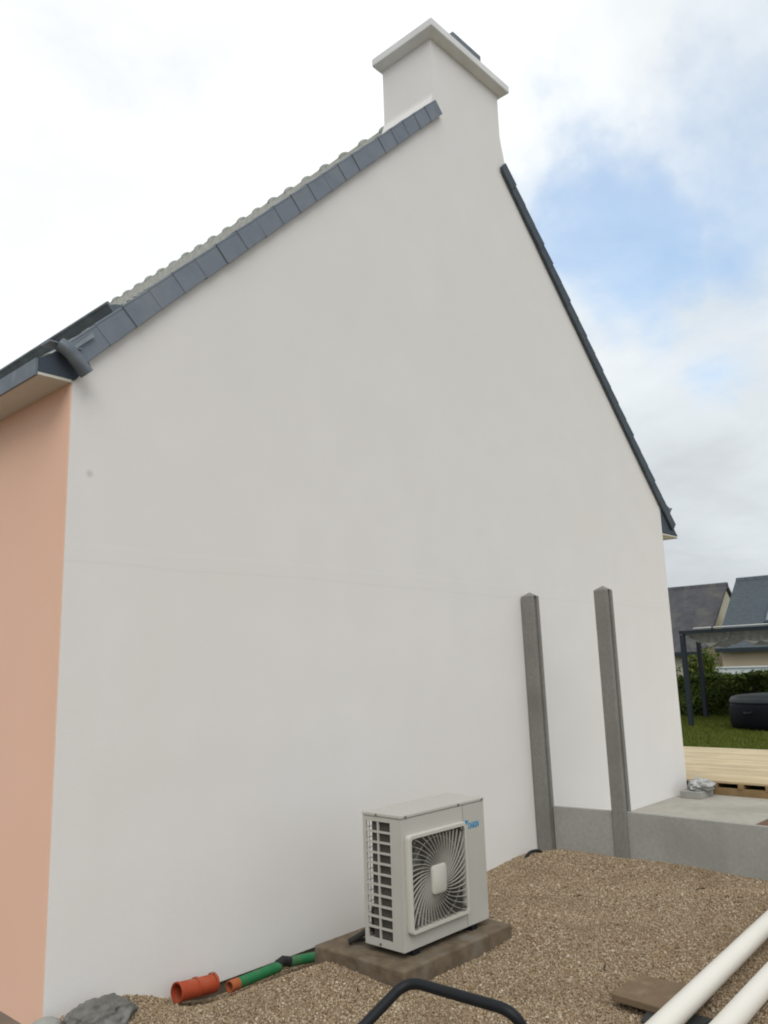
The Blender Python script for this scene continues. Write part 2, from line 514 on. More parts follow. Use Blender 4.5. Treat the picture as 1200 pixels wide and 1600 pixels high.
def raw_mesh(name, V, F, m, smooth=False):
    """fast mesh from numpy: V (n,3), F (k,3|4)"""
    me = bpy.data.meshes.new(name)
    k = F.shape[1]
    me.vertices.add(len(V))
    me.vertices.foreach_set('co', V.astype(np.float32).ravel())
    me.loops.add(F.size)
    me.loops.foreach_set('vertex_index', F.astype(np.int32).ravel())
    me.polygons.add(len(F))
    me.polygons.foreach_set('loop_start', np.arange(0, F.size, k, dtype=np.int32))
    me.polygons.foreach_set('loop_total', np.full(len(F), k, dtype=np.int32))
    if smooth:
        me.polygons.foreach_set('use_smooth', np.ones(len(F), dtype=bool))
    me.update(calc_edges=True)
    me.materials.append(m)
    return me

# ------------------------------------------------------------------ ground
def sstep(a, b, x):
    t = np.clip((x - a) / (b - a), 0, 1)
    return t * t * (3 - 2 * t)
_w = [(rng.uniform(0.6, 5.5), rng.uniform(0, 6.28), rng.uniform(0, 6.28)) for _ in range(22)]
def ground_z(x, y):
    x = np.asarray(x, float); y = np.asarray(y, float)
    z = np.zeros_like(x + y)
    for f, a, p in _w:
        z = z + 0.0065 / (0.5 + 0.35 * f) * np.sin(f * (x * math.cos(a) + y * math.sin(a)) * 1.6 + p)
    # trench along the foot of the gable, with the spoil heaped in front of it
    tx = sstep(0.36, 1.02, x) * (1 - sstep(1.9, 3.2, x))
    tr = tx * (1 - sstep(0.13, 0.56, -y)) * 0.175
    mound = tx * np.exp(-((y + 0.62) / 0.20) ** 2) * 0.012
    mound = mound + 0.02 * np.exp(-((x - 1.05) / 0.30) ** 2 - ((y + 0.50) / 0.2) ** 2)
    side = sstep(3.2, 4.5, x) * 0.018
    left = -0.035 * (1 - sstep(-0.3, 0.5, x)) * sstep(-1.2, 0.0, y)
    return z - tr + mound - 0.012 + side + left

def grid_mesh(name, x0, x1, y0, y1, nx, ny, m, zf):
    xs = np.linspace(x0, x1, nx); ys = np.linspace(y0, y1, ny)
    X, Y = np.meshgrid(xs, ys)
    Z = zf(X, Y)
    V = np.stack([X, Y, Z], -1).reshape(-1, 3)
    i = np.arange(nx - 1)[None, :] + np.arange(ny - 1)[:, None] * nx
    F = np.stack([i, i + 1, i + nx + 1, i + nx], -1).reshape(-1, 4)
    return raw_mesh(name, V, F, m, smooth=True)

o = obj('ground', MB().box(-120, 260, -160, 160, -0.75, -0.55), M['soil'])
tag(o, kind='structure')
o = link('gravel_bed', grid_mesh('gravel_bed', -7, 4.72, -9, 0.02, 330, 250, M['gravel'], ground_z))
tag(o, kind='structure')
o = obj('terrace', MB().box(-9, -0.35, -0.35, 10, -0.30, -0.05), M['paving'])
tag(o, kind='structure')
o = link('terrace_edge', grid_mesh('terrace_edge', -0.35, -0.001, 0.0, 9, 8, 60, M['paving'], lambda x, y: -0.055 + 0 * x))
tag(o, kind='structure')
o = obj('patio_slab', MB().box(4.80, 8.60, -5.2, -0.002, -0.4, 0.086).box(8.042, 8.60, 0.0, 9, -0.4, 0.084), M['patio'])
tag(o, kind='structure')
o = obj('lawn', MB().box(8.62, 30, -14, 26, -0.54, 0.150), M['lawn'])
tag(o, kind='structure')

# pebbles: one scatter of loose stones
def pebbles():
    nx = 235000
    x = rng.uniform(-0.5, 4.66, nx); y = rng.uniform(-3.4, -0.004, nx)
    # inside the picture?
    z = ground_z(x, y)
    d = np.stack([x - CAM.x, y - CAM.y, z - CAM.z], -1)
    px = 600 + 1256 * (d @ np.array(RT)) / (d @ np.array(FW))
    py = 800 + 1256 * (d @ np.array(DN)) / (d @ np.array(FW))
    ok = (px > -120) & (px < 1320) & (py < 1760) & (d @ np.array(FW) > 0.3)
    ok &= ~((x > 1.50) & (x < 2.46) & (y > -1.08) & (y < -0.44))
    ok &= ~((x < 0) & (y > -0.3))
    x, y, z = x[ok], y[ok], z[ok]
    n = len(x)
    r = 0.0034 + 0.0046 * rng.random(n) ** 1.7 + 0.006 * (rng.random(n) > 0.992)
    ph = (1 + 5 ** 0.5) / 2
    iv = np.array([(-1, ph, 0), (1, ph, 0), (-1, -ph, 0), (1, -ph, 0), (0, -1, ph), (0, 1, ph), (0, -1, -ph), (0, 1, -ph), (ph, 0, -1), (ph, 0, 1), (-ph, 0, -1), (-ph, 0, 1)], float)
    iv /= np.linalg.norm(iv[0])
    fi = np.array([(0, 11, 5), (0, 5, 1), (0, 1, 7), (0, 7, 10), (0, 10, 11), (1, 5, 9), (5, 11, 4), (11, 10, 2), (10, 7, 6), (7, 1, 8), (3, 9, 4), (3, 4, 2), (3, 2, 6), (3, 6, 8), (3, 8, 9), (4, 9, 5), (2, 4, 11), (6, 2, 10), (8, 6, 7), (9, 8, 1)])
    ov = np.array([(1, 0, 0), (-1, 0, 0), (0, 1, 0), (0, -1, 0), (0, 0, 1), (0, 0, -1)], float)
    of = np.array([(0, 2, 4), (2, 1, 4), (1, 3, 4), (3, 0, 4), (2, 0, 5), (1, 2, 5), (3, 1, 5), (0, 3, 5)])
    dist = np.sqrt((x - CAM.x) ** 2 + (y - CAM.y) ** 2)
    near = dist < 3.7
    def block(sel, bv, bf):
        k = sel.sum(); nv = len(bv)
        P = bv[None] * (1 + rng.uniform(-0.28, 0.28, (k, nv, 1)))
        P *= rng.uniform(0.65, 1.3, (k, 1, 3)) * r[sel][:, None, None]
        P[..., 2] *= 0.75
        a = rng.uniform(0, 6.28, k); ca, sa = np.cos(a), np.sin(a)
        X = P[..., 0] * ca[:, None] - P[..., 1] * sa[:, None]
        Y = P[..., 0] * sa[:, None] + P[..., 1] * ca[:, None]
        tl = rng.uniform(-0.5, 0.5, k)
        Z = P[..., 2] + X * tl[:, None]
        V = np.stack([X + x[sel][:, None], Y + y[sel][:, None], Z + (z[sel] + r[sel] * 0.35)[:, None]], -1).reshape(-1, 3)
        F = (bf[None] + (np.arange(k) * nv)[:, None, None]).reshape(-1, 3)
        return V, F
    V1, F1 = block(near, iv, fi)
    V2, F2 = block(~near, ov * 1.15, of)
    V = np.concatenate([V1, V2]); F = np.concatenate([F1, F2 + len(V1)])
    o = link('gravel', raw_mesh('gravel', V, F, M['pebble']))
    tag(o, 'loose brown gravel stones spread in front of the gable wall', 'gravel', kind='stuff')
pebbles()

# ------------------------------------------------------------------ the house
house = thing('house', 'white gabled house with salmon side wall and broad chimney at the ridge', 'house')
HL = 9.0
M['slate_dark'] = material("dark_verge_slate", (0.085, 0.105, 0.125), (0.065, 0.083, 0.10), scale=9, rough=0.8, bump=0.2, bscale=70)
GUT = (0.42, 3.97, 0.25, 0.125)
GZ = 7.097
gable = MB().prism_y([(0, -0.112), (8.04, -0.112), (8.04, 3.80), (4.745, GZ), (3.567, GZ), (0, 3.53)], 0.0, 0.20)
obj('gable_wall', gable, M['render'], house)
obj('plinth', MB().box(0.02, 8.02, 0.022, 0.20, -0.6, -0.112), M['plinth'], house)
obj('side_wall', MB().box(0.0, 0.20, 0.2, HL - 0.2, -0.6, 3.53), M['pink'], house)
# the salmon render returns to the corner: a thin coat on the end of the gable wall
obj('side_render', MB().box(-0.008, -0.0005, 0.004, HL, -0.6, 3.40), M['pink'], house)
obj('rear_wall', MB().box(7.84, 8.04, 0.2, HL - 0.2, -0.6, 3.60), M['render'], house)
obj('end_wall', MB().prism_y([(0, -0.6), (8.04, -0.6), (8.04, 3.8), (4.15, 7.3), (0, 3.53)], HL - 0.2, HL), M['render'], house)

roof = obj('roof', MB().prism_y([(-0.204, 3.388), (0.06, 3.40), (4.10, 7.38), (8.20, 3.40), (8.48, 3.322), (4.10, 7.50)], 0.03, HL), M['slate'], house)
def field(side):
    """interlocking tiles laid in stepped courses: one relief sheet per slope"""
    mb = MB()
    a = (-0.150, 3.435) if side < 0 else (8.46, 3.345)
    b = (4.10, 7.545)
    L2 = math.hypot(b[0] - a[0], b[1] - a[1])
    sx, sz = (b[0] - a[0]) / L2, (b[1] - a[1]) / L2
    nxv, nzv = (-sz, sx) if side < 0 else (sz, -sx)
    nzv = abs(nzv)
    nxv = -abs(sz) if side < 0 else abs(sz)
    nc = 17
    ys = []
    yy = 0.02
    while yy < HL:
        for f, h in ((0.0, 0.0), (0.10, 0.004), (0.16, 0.022), (0.22, 0.026), (0.27, 0.016)):
            ys.append((yy + f, h))
        yy += 0.30
    for c in range(nc):
        s0, s1 = L2 * c / nc, L2 * (c + 1.12) / nc
        if c == nc - 1: s1 = L2
        vs, fs = [], []
        for (y, h) in ys:
            for s, up in ((s0, 0.028), (s1, 0.006)):
                for q in (0, 1):
                    k = h + up - 0.02 * q
                    vs.append((a[0] + sx * s + nxv * k, y, a[1] + sz * s + nzv * k))
        m = len(ys)
        for i in range(m - 1):
            o0, o1 = i * 4, i * 4 + 4
            fs += [(o0, o1, o1 + 2, o0 + 2), (o0, o0 + 1, o1 + 1, o1), (o0 + 1, o0 + 3, o1 + 3, o1 + 1)]
        mb.add(vs, fs)
    o = obj('roof_tiles', mb, M['field'], roof)
    tag(o, kind='stuff')
field(-1)
field(1)

# verge tiles: L-shaped, face on the gable and a flange over the roof
def verge_mesh(face_h, ln, m=None):
    mb = MB()
    mb.add([(0, -0.0455, -0.002), (0, -0.018, -0.002), (0, -0.018, face_h), (0, -0.0455, face_h),
            (ln, -0.040, 0.0), (ln, -0.014, 0.0), (ln, -0.014, face_h - 0.006), (ln, -0.040, face_h - 0.006)],
           [(0, 3, 2, 1), (4, 5, 6, 7), (0, 1, 5, 4), (1, 2, 6, 5), (2, 3, 7, 6), (3, 0, 4, 7)])
    mb.add([(0, -0.0455, face_h + 0.0005), (0, 0.16, face_h - 0.012), (0, 0.16, face_h + 0.006), (0, -0.0455, face_h + 0.016),
            (ln, -0.040, face_h - 0.0055), (ln, 0.16, face_h - 0.02), (ln, 0.16, face_h - 0.004), (ln, -0.040, face_h + 0.010)],
           [(0, 3, 2, 1), (4, 5, 6, 7), (0, 1, 5, 4), (1, 2, 6, 5), (2, 3, 7, 6), (3, 0, 4, 7)])
    return mb.mesh('verge_tile', m or M['slate'], bevel=0.003, seg=1)
pitch = 0.243
vm = verge_mesh(0.137, pitch + 0.022)
x = 0.035
i = 0
while x < 3.56:
    o = link('verge_tile', vm, roof)
    o.location = (x, 0.0 + random.uniform(-0.003, 0.003), 3.439 + x + random.uniform(-0.003, 0.003))
    o.rotation_euler = (random.uniform(-0.007, 0.007), -R(45) + random.uniform(-0.008, 0.008), 0)
    x += pitch * math.cos(R(45))
    i += 1
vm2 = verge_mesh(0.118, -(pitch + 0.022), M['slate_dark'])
xe = 8.30
x = xe
while x > 4.80:
    o = link('verge_tile', vm2, roof)
    o.location = (x, 0.0 + random.uniform(-0.003, 0.003), 11.672 - x + random.uniform(-0.003, 0.003))
    o.rotation_euler = (random.uniform(-0.02, 0.02), R(45) + random.uniform(-0.008, 0.008), 0)
    x -= pitch * math.cos(R(45))
# ridge tiles: half-round, socket end raised
def ridge_mesh():
    mb = MB()
    prof = []
    n = 9
    st = [(0.0, 0.122), (0.035, 0.142), (0.075, 0.142), (0.085, 0.120), (0.345, 0.108)]
    vs, fs = [], []
    for (y, r) in st:
        for k in range(n):
            a = math.pi * (0.02 + 0.96 * k / (n - 1))
            vs.append((math.cos(a) * r * 1.05, y, math.sin(a) * r - 0.02))
        for k in range(n):
            a = math.pi * (0.02 + 0.96 * k / (n - 1))
            vs.append((math.cos(a) * (r - 0.016) * 1.05, y, math.sin(a) * (r - 0.016) - 0.02))
    w = 2 * n
    for i in range(len(st) - 1):
        for k in range(n - 1):
            fs.append((i * w + k, i * w + k + 1, (i + 1) * w + k + 1, (i + 1) * w + k))
            fs.append((i * w + n + k, (i + 1) * w + n + k, (i + 1) * w + n + k + 1, i * w + n + k + 1))
        fs.append((i * w, (i + 1) * w, (i + 1) * w + n, i * w + n))
        fs.append((i * w + n - 1, i * w + w - 1, (i + 1) * w + w - 1, (i + 1) * w + n - 1))
    for k in range(n - 1):
        fs.append((k, k + n, k + n + 1, k + 1))
    mb.add(vs, fs)
    return mb.mesh('ridge_tile', M['ridge'], smooth=True)
rm = ridge_mesh()
y = 0.69
while y < HL - 0.3:
    o = link('ridge_tile', rm, roof)
    o.location = (4.10 + random.uniform(-0.004, 0.004), y, 7.625 + random.uniform(-0.006, 0.006))
    y += 0.327
mo = MB().prism_y([(3.925, 7.42), (3.95, 7.606), (4.25, 7.606), (4.275, 7.42)], 0.672, HL - 0.02)  # pale mortar strip added to lighten the dark band below the ridge tiles
obj('ridge_mortar', mo, material("ridge_mortar", (0.46, 0.46, 0.42), (0.34, 0.34, 0.31), scale=14, rough=0.95, bump=0.5, bscale=60), roof)
# gutters standing on the slope just above the eaves
def slope_gutter(side, x0, k, y0, h=0.135):
    """upright front wall square to the slope, sole lying on the tiles, rolled rim"""
    sx = 1 if side < 0 else -1
    def at(s_, t_):
        x = s_ * 0.7071 - t_ * 0.7071
        z = s_ * 0.7071 + t_ * 0.7071
        return (x0 + sx * x, k + z)
    mb = MB()
    prof = [at(0, 0), at(0, h), at(0.012, h), at(0.012, 0.012), at(0.20, 0.012), at(0.20, 0)]
    mb.prism_y(prof, y0, HL)
    c_ = at(0.006, h + 0.004)
    mb.tube([(c_[0], y0 - 0.002, c_[1]), (c_[0], HL, c_[1])], 0.012, 10)
    e_ = [at(0.0121, 0.0121), at(0.0121, h - 0.01), at(0.06, h - 0.03), at(0.15, 0.03), at(0.16, 0.0121)]
    mb.prism_y(e_, y0 + 0.006, y0 + 0.012)
    return mb
gut = obj('gutter', slope_gutter(-1, GUT[0], GUT[1], GUT[2], GUT[3]), M['zinc'], house)
obj('gutter', slope_gutter(1, 8.285, 3.585, -0.02, 0.12), M['zinc'], house)

# eaves, salmon side
eb = MB().prism_y([(-0.206, 3.386), (0.012, 3.386), (0.10, 3.50), (0.04, 3.60), (-0.01, 3.60), (-0.204, 3.462)], -0.012, 0.024)
obj('eaves_end', eb, M['darkbox'], house)
obj('soffit', MB().box(-0.206, -0.009, -0.010, HL, 3.368, 3.384), M['soffit'], house)
obj('fascia', MB().box(-0.222, -0.207, -0.010, HL, 3.362, 3.462), M['zinc'], house)
st = MB().tube([(-0.11, -0.060, 3.555), (-0.085, -0.075, 3.540), (-0.05, -0.085, 3.510), (0.045, -0.086, 3.412)], 0.042, 20)
obj('pipe_stub', st, M['zinc'], gut, smooth=True)
fp = MB()
fp.prism_y([(-0.055, 3.545), (-0.045, 3.530), (0.095, 3.665), (0.08, 3.685)], -0.062, -0.053)
fp.box(-0.17, 0.02, -0.060, 0.05, 3.563, 3.569)
obj('flashing', fp, M['flash'], house)
# eaves, garden side
eb2 = MB().prism_y([(8.042, 3.325), (8.50, 3.318), (8.30, 3.50), (8.16, 3.62), (8.042, 3.66)], -0.012, 0.024)
obj('eaves_end', eb2, M['darkbox'], house)
obj('soffit', MB().box(8.042, 8.49, -0.008, HL, 3.295, 3.313), M['soffit'], house)
obj('fascia', MB().box(8.49, 8.51, 0.0, HL, 3.29, 3.335), M['darkbox'], house)
# small white fitting on the rear corner
fit = MB().box(8.041, 8.085, 0.03, 0.09, 2.30, 2.36)
obj('wall_fitting', fit, M['whiteplastic'], house, bevel=0.006)

# chimney
ch = MB().prism_y([(3.50, GZ), (3.535, 7.20), (3.562, 7.27), (3.567, 7.31), (3.567, 7.93), (4.742, 7.93), (4.742, 7.42), (4.757, 7.34), (4.815, GZ), (4.85, 6.992), (4.745, GZ)], 0.0, 0.655)
chim = obj('chimney', ch, M['render'], house)
CO = 0.10
cap = MB()
x0, x1, y0, y1 = 3.567 - CO, 4.742 + CO, -CO, 0.655 + 0.06
x0i, x1i, y0i, y1i = 3.567 - 0.03, 4.742 + 0.03, -0.03, 0.655 + 0.03
vs = [(x0i, y0i, 7.925), (x1i, y0i, 7.925), (x1i, y1i, 7.925), (x0i, y1i, 7.925),
      (x0, y0, 7.965), (x1, y0, 7.965), (x1, y1, 7.965), (x0, y1, 7.965),
      (x0, y0, 8.05), (x1, y0, 8.05), (x1, y1, 8.05), (x0, y1, 8.05),
      (x0 + 0.2, y0 + 0.2, 8.085), (x1 - 0.2, y0 + 0.2, 8.085), (x1 - 0.2, y1 - 0.2, 8.085), (x0 + 0.2, y1 - 0.2, 8.085)]
fs = [(3, 2, 1, 0), (12, 13, 14, 15)]
for a in (0, 4, 8):
    for k in range(4):
        k2 = (k + 1) % 4
        fs.append((a + k, a + k2, a + 4 + k2, a + 4 + k))
cap.add(vs, fs)
obj('chimney_cap', cap, M['capwhite'], chim, bevel=0.008)
fl = MB().box(4.02, 4.52, 0.04, 0.50, 8.255, 8.325)
for xx in (4.07, 4.47):
    for yy in (0.12, 0.44):
        fl.box(xx - 0.025, xx + 0.025, yy - 0.025, yy + 0.025, 8.07, 8.254)
obj('flue_cover', fl, M['zinc'], chim)

# ------------------------------------------------------------------ concrete fence
fence = thing('concrete_fence', 'grey concrete fence of two tall grooved posts and low boards beside the wall', 'fence')
def post_mesh(w, h):
    """square post with a groove down both board faces and a pyramid top"""
    mb = MB()
    a = w / 2
    g, gd = 0.022, 0.026
    prof = [(-a, -a), (-g, -a), (-g, -a + gd), (g, -a + gd), (g, -a), (a, -a), (a, a), (g, a), (g, a - gd), (-g, a - gd), (-g, a), (-a, a)]
    prof = [(x + 0.0, y) for x, y in prof]
    mb.prism_z(prof, -0.4, h - 0.03)
    mb.add([(-a, -a, h - 0.0298), (a, -a, h - 0.0298), (a, a, h - 0.0298), (-a, a, h - 0.0298), (0, 0, h + 0.012)],
           [(3, 2, 1, 0), (0, 1, 4), (1, 2, 4), (2, 3, 4), (3, 0, 4)])
    return mb.mesh('post', M['concrete'], bevel=0.004, seg=1)
pm = post_mesh(0.125, 2.36)
for (x, y, tx, ty, h) in ((4.655, -0.078, R(-0.1), R(-0.55), 1.0), (4.715, -0.808, R(0.15), R(-0.55), 1.0)):
    o = link('post', pm, fence)
    o.location = (x, y, 0)
    o.rotation_euler = (tx, ty, 0)
g1 = MB().add([(4.667, -0.155, -0.25), (4.703, -0.155, -0.25), (4.703, -0.738, -0.25), (4.667, -0.738, -0.25),
               (4.667, -0.155, 0.402), (4.703, -0.155, 0.402), (4.703, -0.738, 0.412), (4.667, -0.738, 0.412)],
              [(0, 3, 2, 1), (4, 5, 6, 7), (0, 1, 5, 4), (1, 2, 6, 5), (2, 3, 7, 6), (3, 0, 4, 7)])
obj('gravel_board', g1, M['board'], fence, bevel=0.004)
g2 = MB().add([(4.690, -0.862, -0.25), (4.728, -0.862, -0.25), (4.728, -2.78, -0.25), (4.690, -2.78, -0.25),
               (4.690, -0.862, 0.412), (4.728, -0.862, 0.412), (4.728, -2.78, 0.405), (4.690, -2.78, 0.405)],
              [(0, 3, 2, 1), (4, 5, 6, 7), (0, 1, 5, 4), (1, 2, 6, 5), (2, 3, 7, 6), (3, 0, 4, 7)])
o = obj('gravel_board', g2, M['board'], fence, bevel=0.004)

# ------------------------------------------------------------------ heat pump on its slab
sl = MB()
nS = 14
sl.box(1.465, 2.505, -1.125, -0.405, -0.10, 0.072)
so = obj('concrete_slab', sl, M['slab'], bevel=0.012)
tag(so, 'worn brown concrete slab carrying the outdoor heat pump unit', 'slab')
ac = thing('heat_pump', 'pale grey outdoor heat pump with fan grille standing on concrete slab', 'heat pump')
AX0, AX1, AY0, AY1, AZ0, AZ1 = 1.592, 2.408, -1.020, -0.715, 0.110, 0.846
t = 0.012
cas = MB()
# front panel with a fan opening
FX0, FX1, FZ0, FZ1 = 1.640, 2.160, 0.212, 0.716
zt = AZ1 - 0.024
cas.box(AX0, FX0, AY0, AY0 + t, AZ0, zt)
cas.box(FX1, AX1, AY0, AY0 + t, AZ0, zt)
cas.box(FX0, FX1, AY0, AY0 + t, AZ0, FZ0)
cas.box(FX0, FX1, AY0, AY0 + t, FZ1, zt)
cas.box(AX1 - t, AX1, AY0 + t, AY1, AZ0, zt)
cas.box(AX0 + t, AX1 - t, AY0 + t, AY1, AZ0, AZ0 + 0.03)
cas.box(AX0 + 0.25, AX1 - t, AY1 - t, AY1, AZ0 + 0.03, zt)
obj('casing', cas, M['acwhite'], ac)
lid = MB().box(AX0 - 0.004, AX1 + 0.004, AY0 - 0.004, AY1 + 0.004, AZ1 - 0.022, AZ1)
obj('top_cover', lid, M['acwhite'], ac, bevel=0.006)
# side grille facing the salmon wall end
sg = MB()
ya, yb, yc, yd, ye = AY0 + t + 0.0005, -0.935, -0.836, -0.742, AY1
sg.box(AX0, AX0 + t, ya, yb, AZ0, zt)
sg.box(AX0, AX0 + t, yd, ye, AZ0, zt)
sg.box(AX0, AX0 + t, yb, yd, AZ0, 0.150)
sg.box(AX0, AX0 + t, yb, yd, 0.797, zt)
sg.box(AX0 + 0.001, AX0 + t - 0.001, yc - 0.006, yc + 0.006, 0.150, 0.797)
rows = 11
for k in range(1, rows):
    z = 0.150 + (0.797 - 0.150) * k / rows
    sg.box(AX0 + 0.0005, AX0 + t - 0.0005, yb, yd, z - 0.0055, z + 0.0055)
obj('side_grille', sg, M['acwhite'], ac)
# rear guard wires seen through the corner
rg = MB()
for k in range(12):
    z = 0.150 + 0.66 * k / 11
    rg.box(AX0 + t, AX0 + 0.25, AY1 - 0.004, AY1 - 0.001, z - 0.002, z + 0.002)
for k in range(3):
    xx = AX0 + 0.05 + k * 0.08
    rg.box(xx - 0.002, xx + 0.002, AY1 - 0.0075, AY1 - 0.0045, AZ0 + 0.03, zt)
obj('rear_guard', rg, M['acwhite'], ac)
coil = MB().box(AX0 + 0.026, AX0 + 0.046, -0.985, -0.766, AZ0 + 0.032, zt - 0.002)
coil.box(AX0 + 0.047, AX1 - 0.06, -0.772, -0.762, AZ0 + 0.032, zt - 0.002)
for k in range(54):
    y = -0.975 + k * 0.0038
    coil.box(AX0 + 0.021, AX0 + 0.0255, y, y + 0.0012, AZ0 + 0.035, zt - 0.004)
obj('coil', coil, M['acdark'], ac)
# black refrigerant pipes at the lower back
rp = MB()
rp.tube([(AX0 + 0.05, -0.755, 0.32), (AX0 + 0.04, -0.752, 0.27), (AX0 + 0.045, -0.745, 0.20), (AX0 + 0.03, -0.66, 0.14), (AX0 + 0.0, -0.58, 0.09)], 0.017, 10)
rp.tube([(AX0 + 0.09, -0.755, 0.24), (AX0 + 0.08, -0.745, 0.19), (AX0 + 0.07, -0.66, 0.10), (AX0 + 0.05, -0.56, 0.085)], 0.013, 10)
rp.tube([(AX0 + 0.05, -0.76, 0.25), (AX0 + 0.09, -0.76, 0.26)], 0.012, 8)
obj('pipe', rp, M['copper'], ac, smooth=True)
# inner box, fan, hub
inn = MB().box(FX0 - 0.02, FX1 + 0.02, AY0 + 0.17, AY0 + 0.18, FZ0 - 0.02, FZ1 + 0.02)
inn.box(FX1 + 0.005, FX1 + 0.02, AY0 + t + 0.001, AY0 + 0.169, FZ0 - 0.02, FZ1 + 0.02)
inn.box(FX0 - 0.02, FX1 + 0.004, AY0 + t + 0.001, AY0 + 0.169, FZ1 + 0.003, FZ1 + 0.02)
inn.box(FX0 - 0.02, FX1 + 0.004, AY0 + t + 0.001, AY0 + 0.169, FZ0 - 0.02, FZ0 - 0.003)
obj('fan_housing', inn, M['fan'], ac)
HX, HZ = 1.885, 0.452
fan = MB()
for b in range(3):
    a0 = 2 * math.pi * b / 3 + 0.4
    n = 8
    vs = []
    for k in range(n + 1):
        r = 0.05 + 0.17 * k / n
        sp = 0.35 + 0.55 * k / n
        for e, dy in ((-1, -0.02), (1, 0.02)):
            a = a0 + e * sp + 0.3 * k / n
            vs.append((HX + math.cos(a) * r, AY0 + 0.09 + dy, HZ + math.sin(a) * r))
        for e, dy in ((1, 0.024), (-1, -0.016)):
            a = a0 + e * sp + 0.3 * k / n
            vs.append((HX + math.cos(a) * r, AY0 + 0.09 + dy, HZ + math.sin(a) * r))
    fs = [(0, 1, 2, 3)]
    for k in range(n):
        for j in range(4):
            j2 = (j + 1) % 4
            fs.append((k * 4 + j, k * 4 + j2, k * 4 + 4 + j2, k * 4 + 4 + j))
    fs.append((n * 4 + 3, n * 4 + 2, n * 4 + 1, n * 4))
    fan.add(vs, fs)
fan.tube([(HX, AY0 + 0.05, HZ), (HX, AY0 + 0.13, HZ)], 0.055, 20)
obj('fan', fan, M['fan'], ac)
# guard: rounded square frame standing proud of the front
guard = MB()
def rrect(x0, x1, z0, z1, r, n=5):
    pts = []
    for cx, cz, a0 in ((x1 - r, z1 - r, 0), (x0 + r, z1 - r, 90), (x0 + r, z0 + r, 180), (x1 - r, z0 + r, 270)):
        for k in range(n + 1):
            a = R(a0 + 90 * k / n)
            pts.append((cx + math.cos(a) * r, cz + math.sin(a) * r))
    return pts
oo = rrect(FX0 - 0.016, FX1 + 0.016, FZ0 - 0.016, FZ1 + 0.016, 0.025)
ii = rrect(FX0 + 0.006, FX1 - 0.006, FZ0 + 0.006, FZ1 - 0.006, 0.018)
n = len(oo)
yF, yB = AY0 - 0.034, AY0 - 0.0008
vs = [(x, yB, z) for x, z in oo] + [(x, yF + 0.006, z) for x, z in oo] + [(HX + (x - HX) * 0.985, yF, HZ + (z - HZ) * 0.985) for x, z in oo] + [(x, yF, z) for x, z in ii] + [(x, yB, z) for x, z in ii]
fs = []
for ring in range(5):
    nx = (ring + 1) % 5
    for k in range(n):
        k2 = (k + 1) % n
        fs.append((ring * n + k, ring * n + k2, nx * n + k2, nx * n + k))
guard.add(vs, fs)
gd = obj('fan_guard', guard, M['acguard'], ac, smooth=True)
sp = MB()
NS = 46
for s in range(NS):
    a0 = 2 * math.pi * s / NS
    pts = []
    for k in range(26):
        r = 0.052 + 0.32 * k / 25
        a = a0 + 0.95 * (math.log(r / 0.052) / math.log(0.37 / 0.052))
        x, z = HX + math.cos(a) * r, HZ + math.sin(a) * r
        if x < FX0 + 0.003 or x > FX1 - 0.003 or z < FZ0 + 0.003 or z > FZ1 - 0.003:
            break
        pts.append((x, z))
    if len(pts) > 2:
        sp.ribbon(pts, 0.0027, yF + 0.005, yF + 0.016)
for r in (0.10, 0.15, 0.235):
    pts = [(HX + math.cos(a) * r, HZ + math.sin(a) * r) for a in np.linspace(0, 2 * math.pi, 49)]
    sp.ribbon(pts, 0.0022, yF + 0.0165, yF + 0.020)
obj('guard_spokes', sp, M['spoke'], gd)
hb = MB()
hp = rrect(HX - 0.066, HX + 0.066, HZ - 0.080, HZ + 0.080, 0.022)
n = len(hp)
vs = [(x, yF + 0.016, z) for x, z in hp] + [(x, yF - 0.002, z) for x, z in hp] + [(HX + (x - HX) * 0.93, yF - 0.007, HZ + (z - HZ) * 0.93) for x, z in hp]
fs = [tuple(range(n)), tuple(range(3 * n - 1, 2 * n - 1, -1))]
for ring in range(2):
    for k in range(n):
        k2 = (k + 1) % n
        fs.append((ring * n + k, ring * n + k2, (ring + 1) * n + k2, (ring + 1) * n + k))
hb.add(vs, fs)
obj('guard_hub', hb, M['acguard'], gd, smooth=True)
for (x, z) in ((FX0 + 0.03, FZ1 - 0.03), (FX1 - 0.03, FZ1 - 0.03), (FX0 + 0.03, FZ0 + 0.03), (FX1 - 0.03, FZ0 + 0.03)):
    obj('screw', MB().tube([(x, yF - 0.003, z), (x, yF + 0.012, z)], 0.008, 10), M['screw'], gd)
for (x, z) in ((1.63, AZ1 - 0.012), (2.135, AZ1 - 0.012), (2.385, AZ1 - 0.012)):
    obj('screw', MB().tube([(x, AY0 - 0.009, z), (x, AY0 - 0.0042, z)], 0.006, 10), M['screw'], ac)
for z, y in ((AZ1 - 0.011, -0.83), (AZ0 + 0.015, -0.84)):
    obj('screw', MB().tube([(AX0 - 0.009, y, z), (AX0 - 0.0002, y, z)], 0.006, 10), M['screw'], ac)
# seam in the front panel and feet
obj('panel_seam', MB().box(FX1 + 0.022, FX1 + 0.0245, AY0 - 0.0008, AY0 - 0.0001, AZ0 + 0.004, zt - 0.002), M['screw'], ac)
for x in (AX0 + 0.12, AX1 - 0.14):
    obj('foot', MB().box(x - 0.03, x + 0.03, AY0 + 0.012, AY1 + 0.03, 0.0722, AZ0 - 0.0002), M['black'], ac)
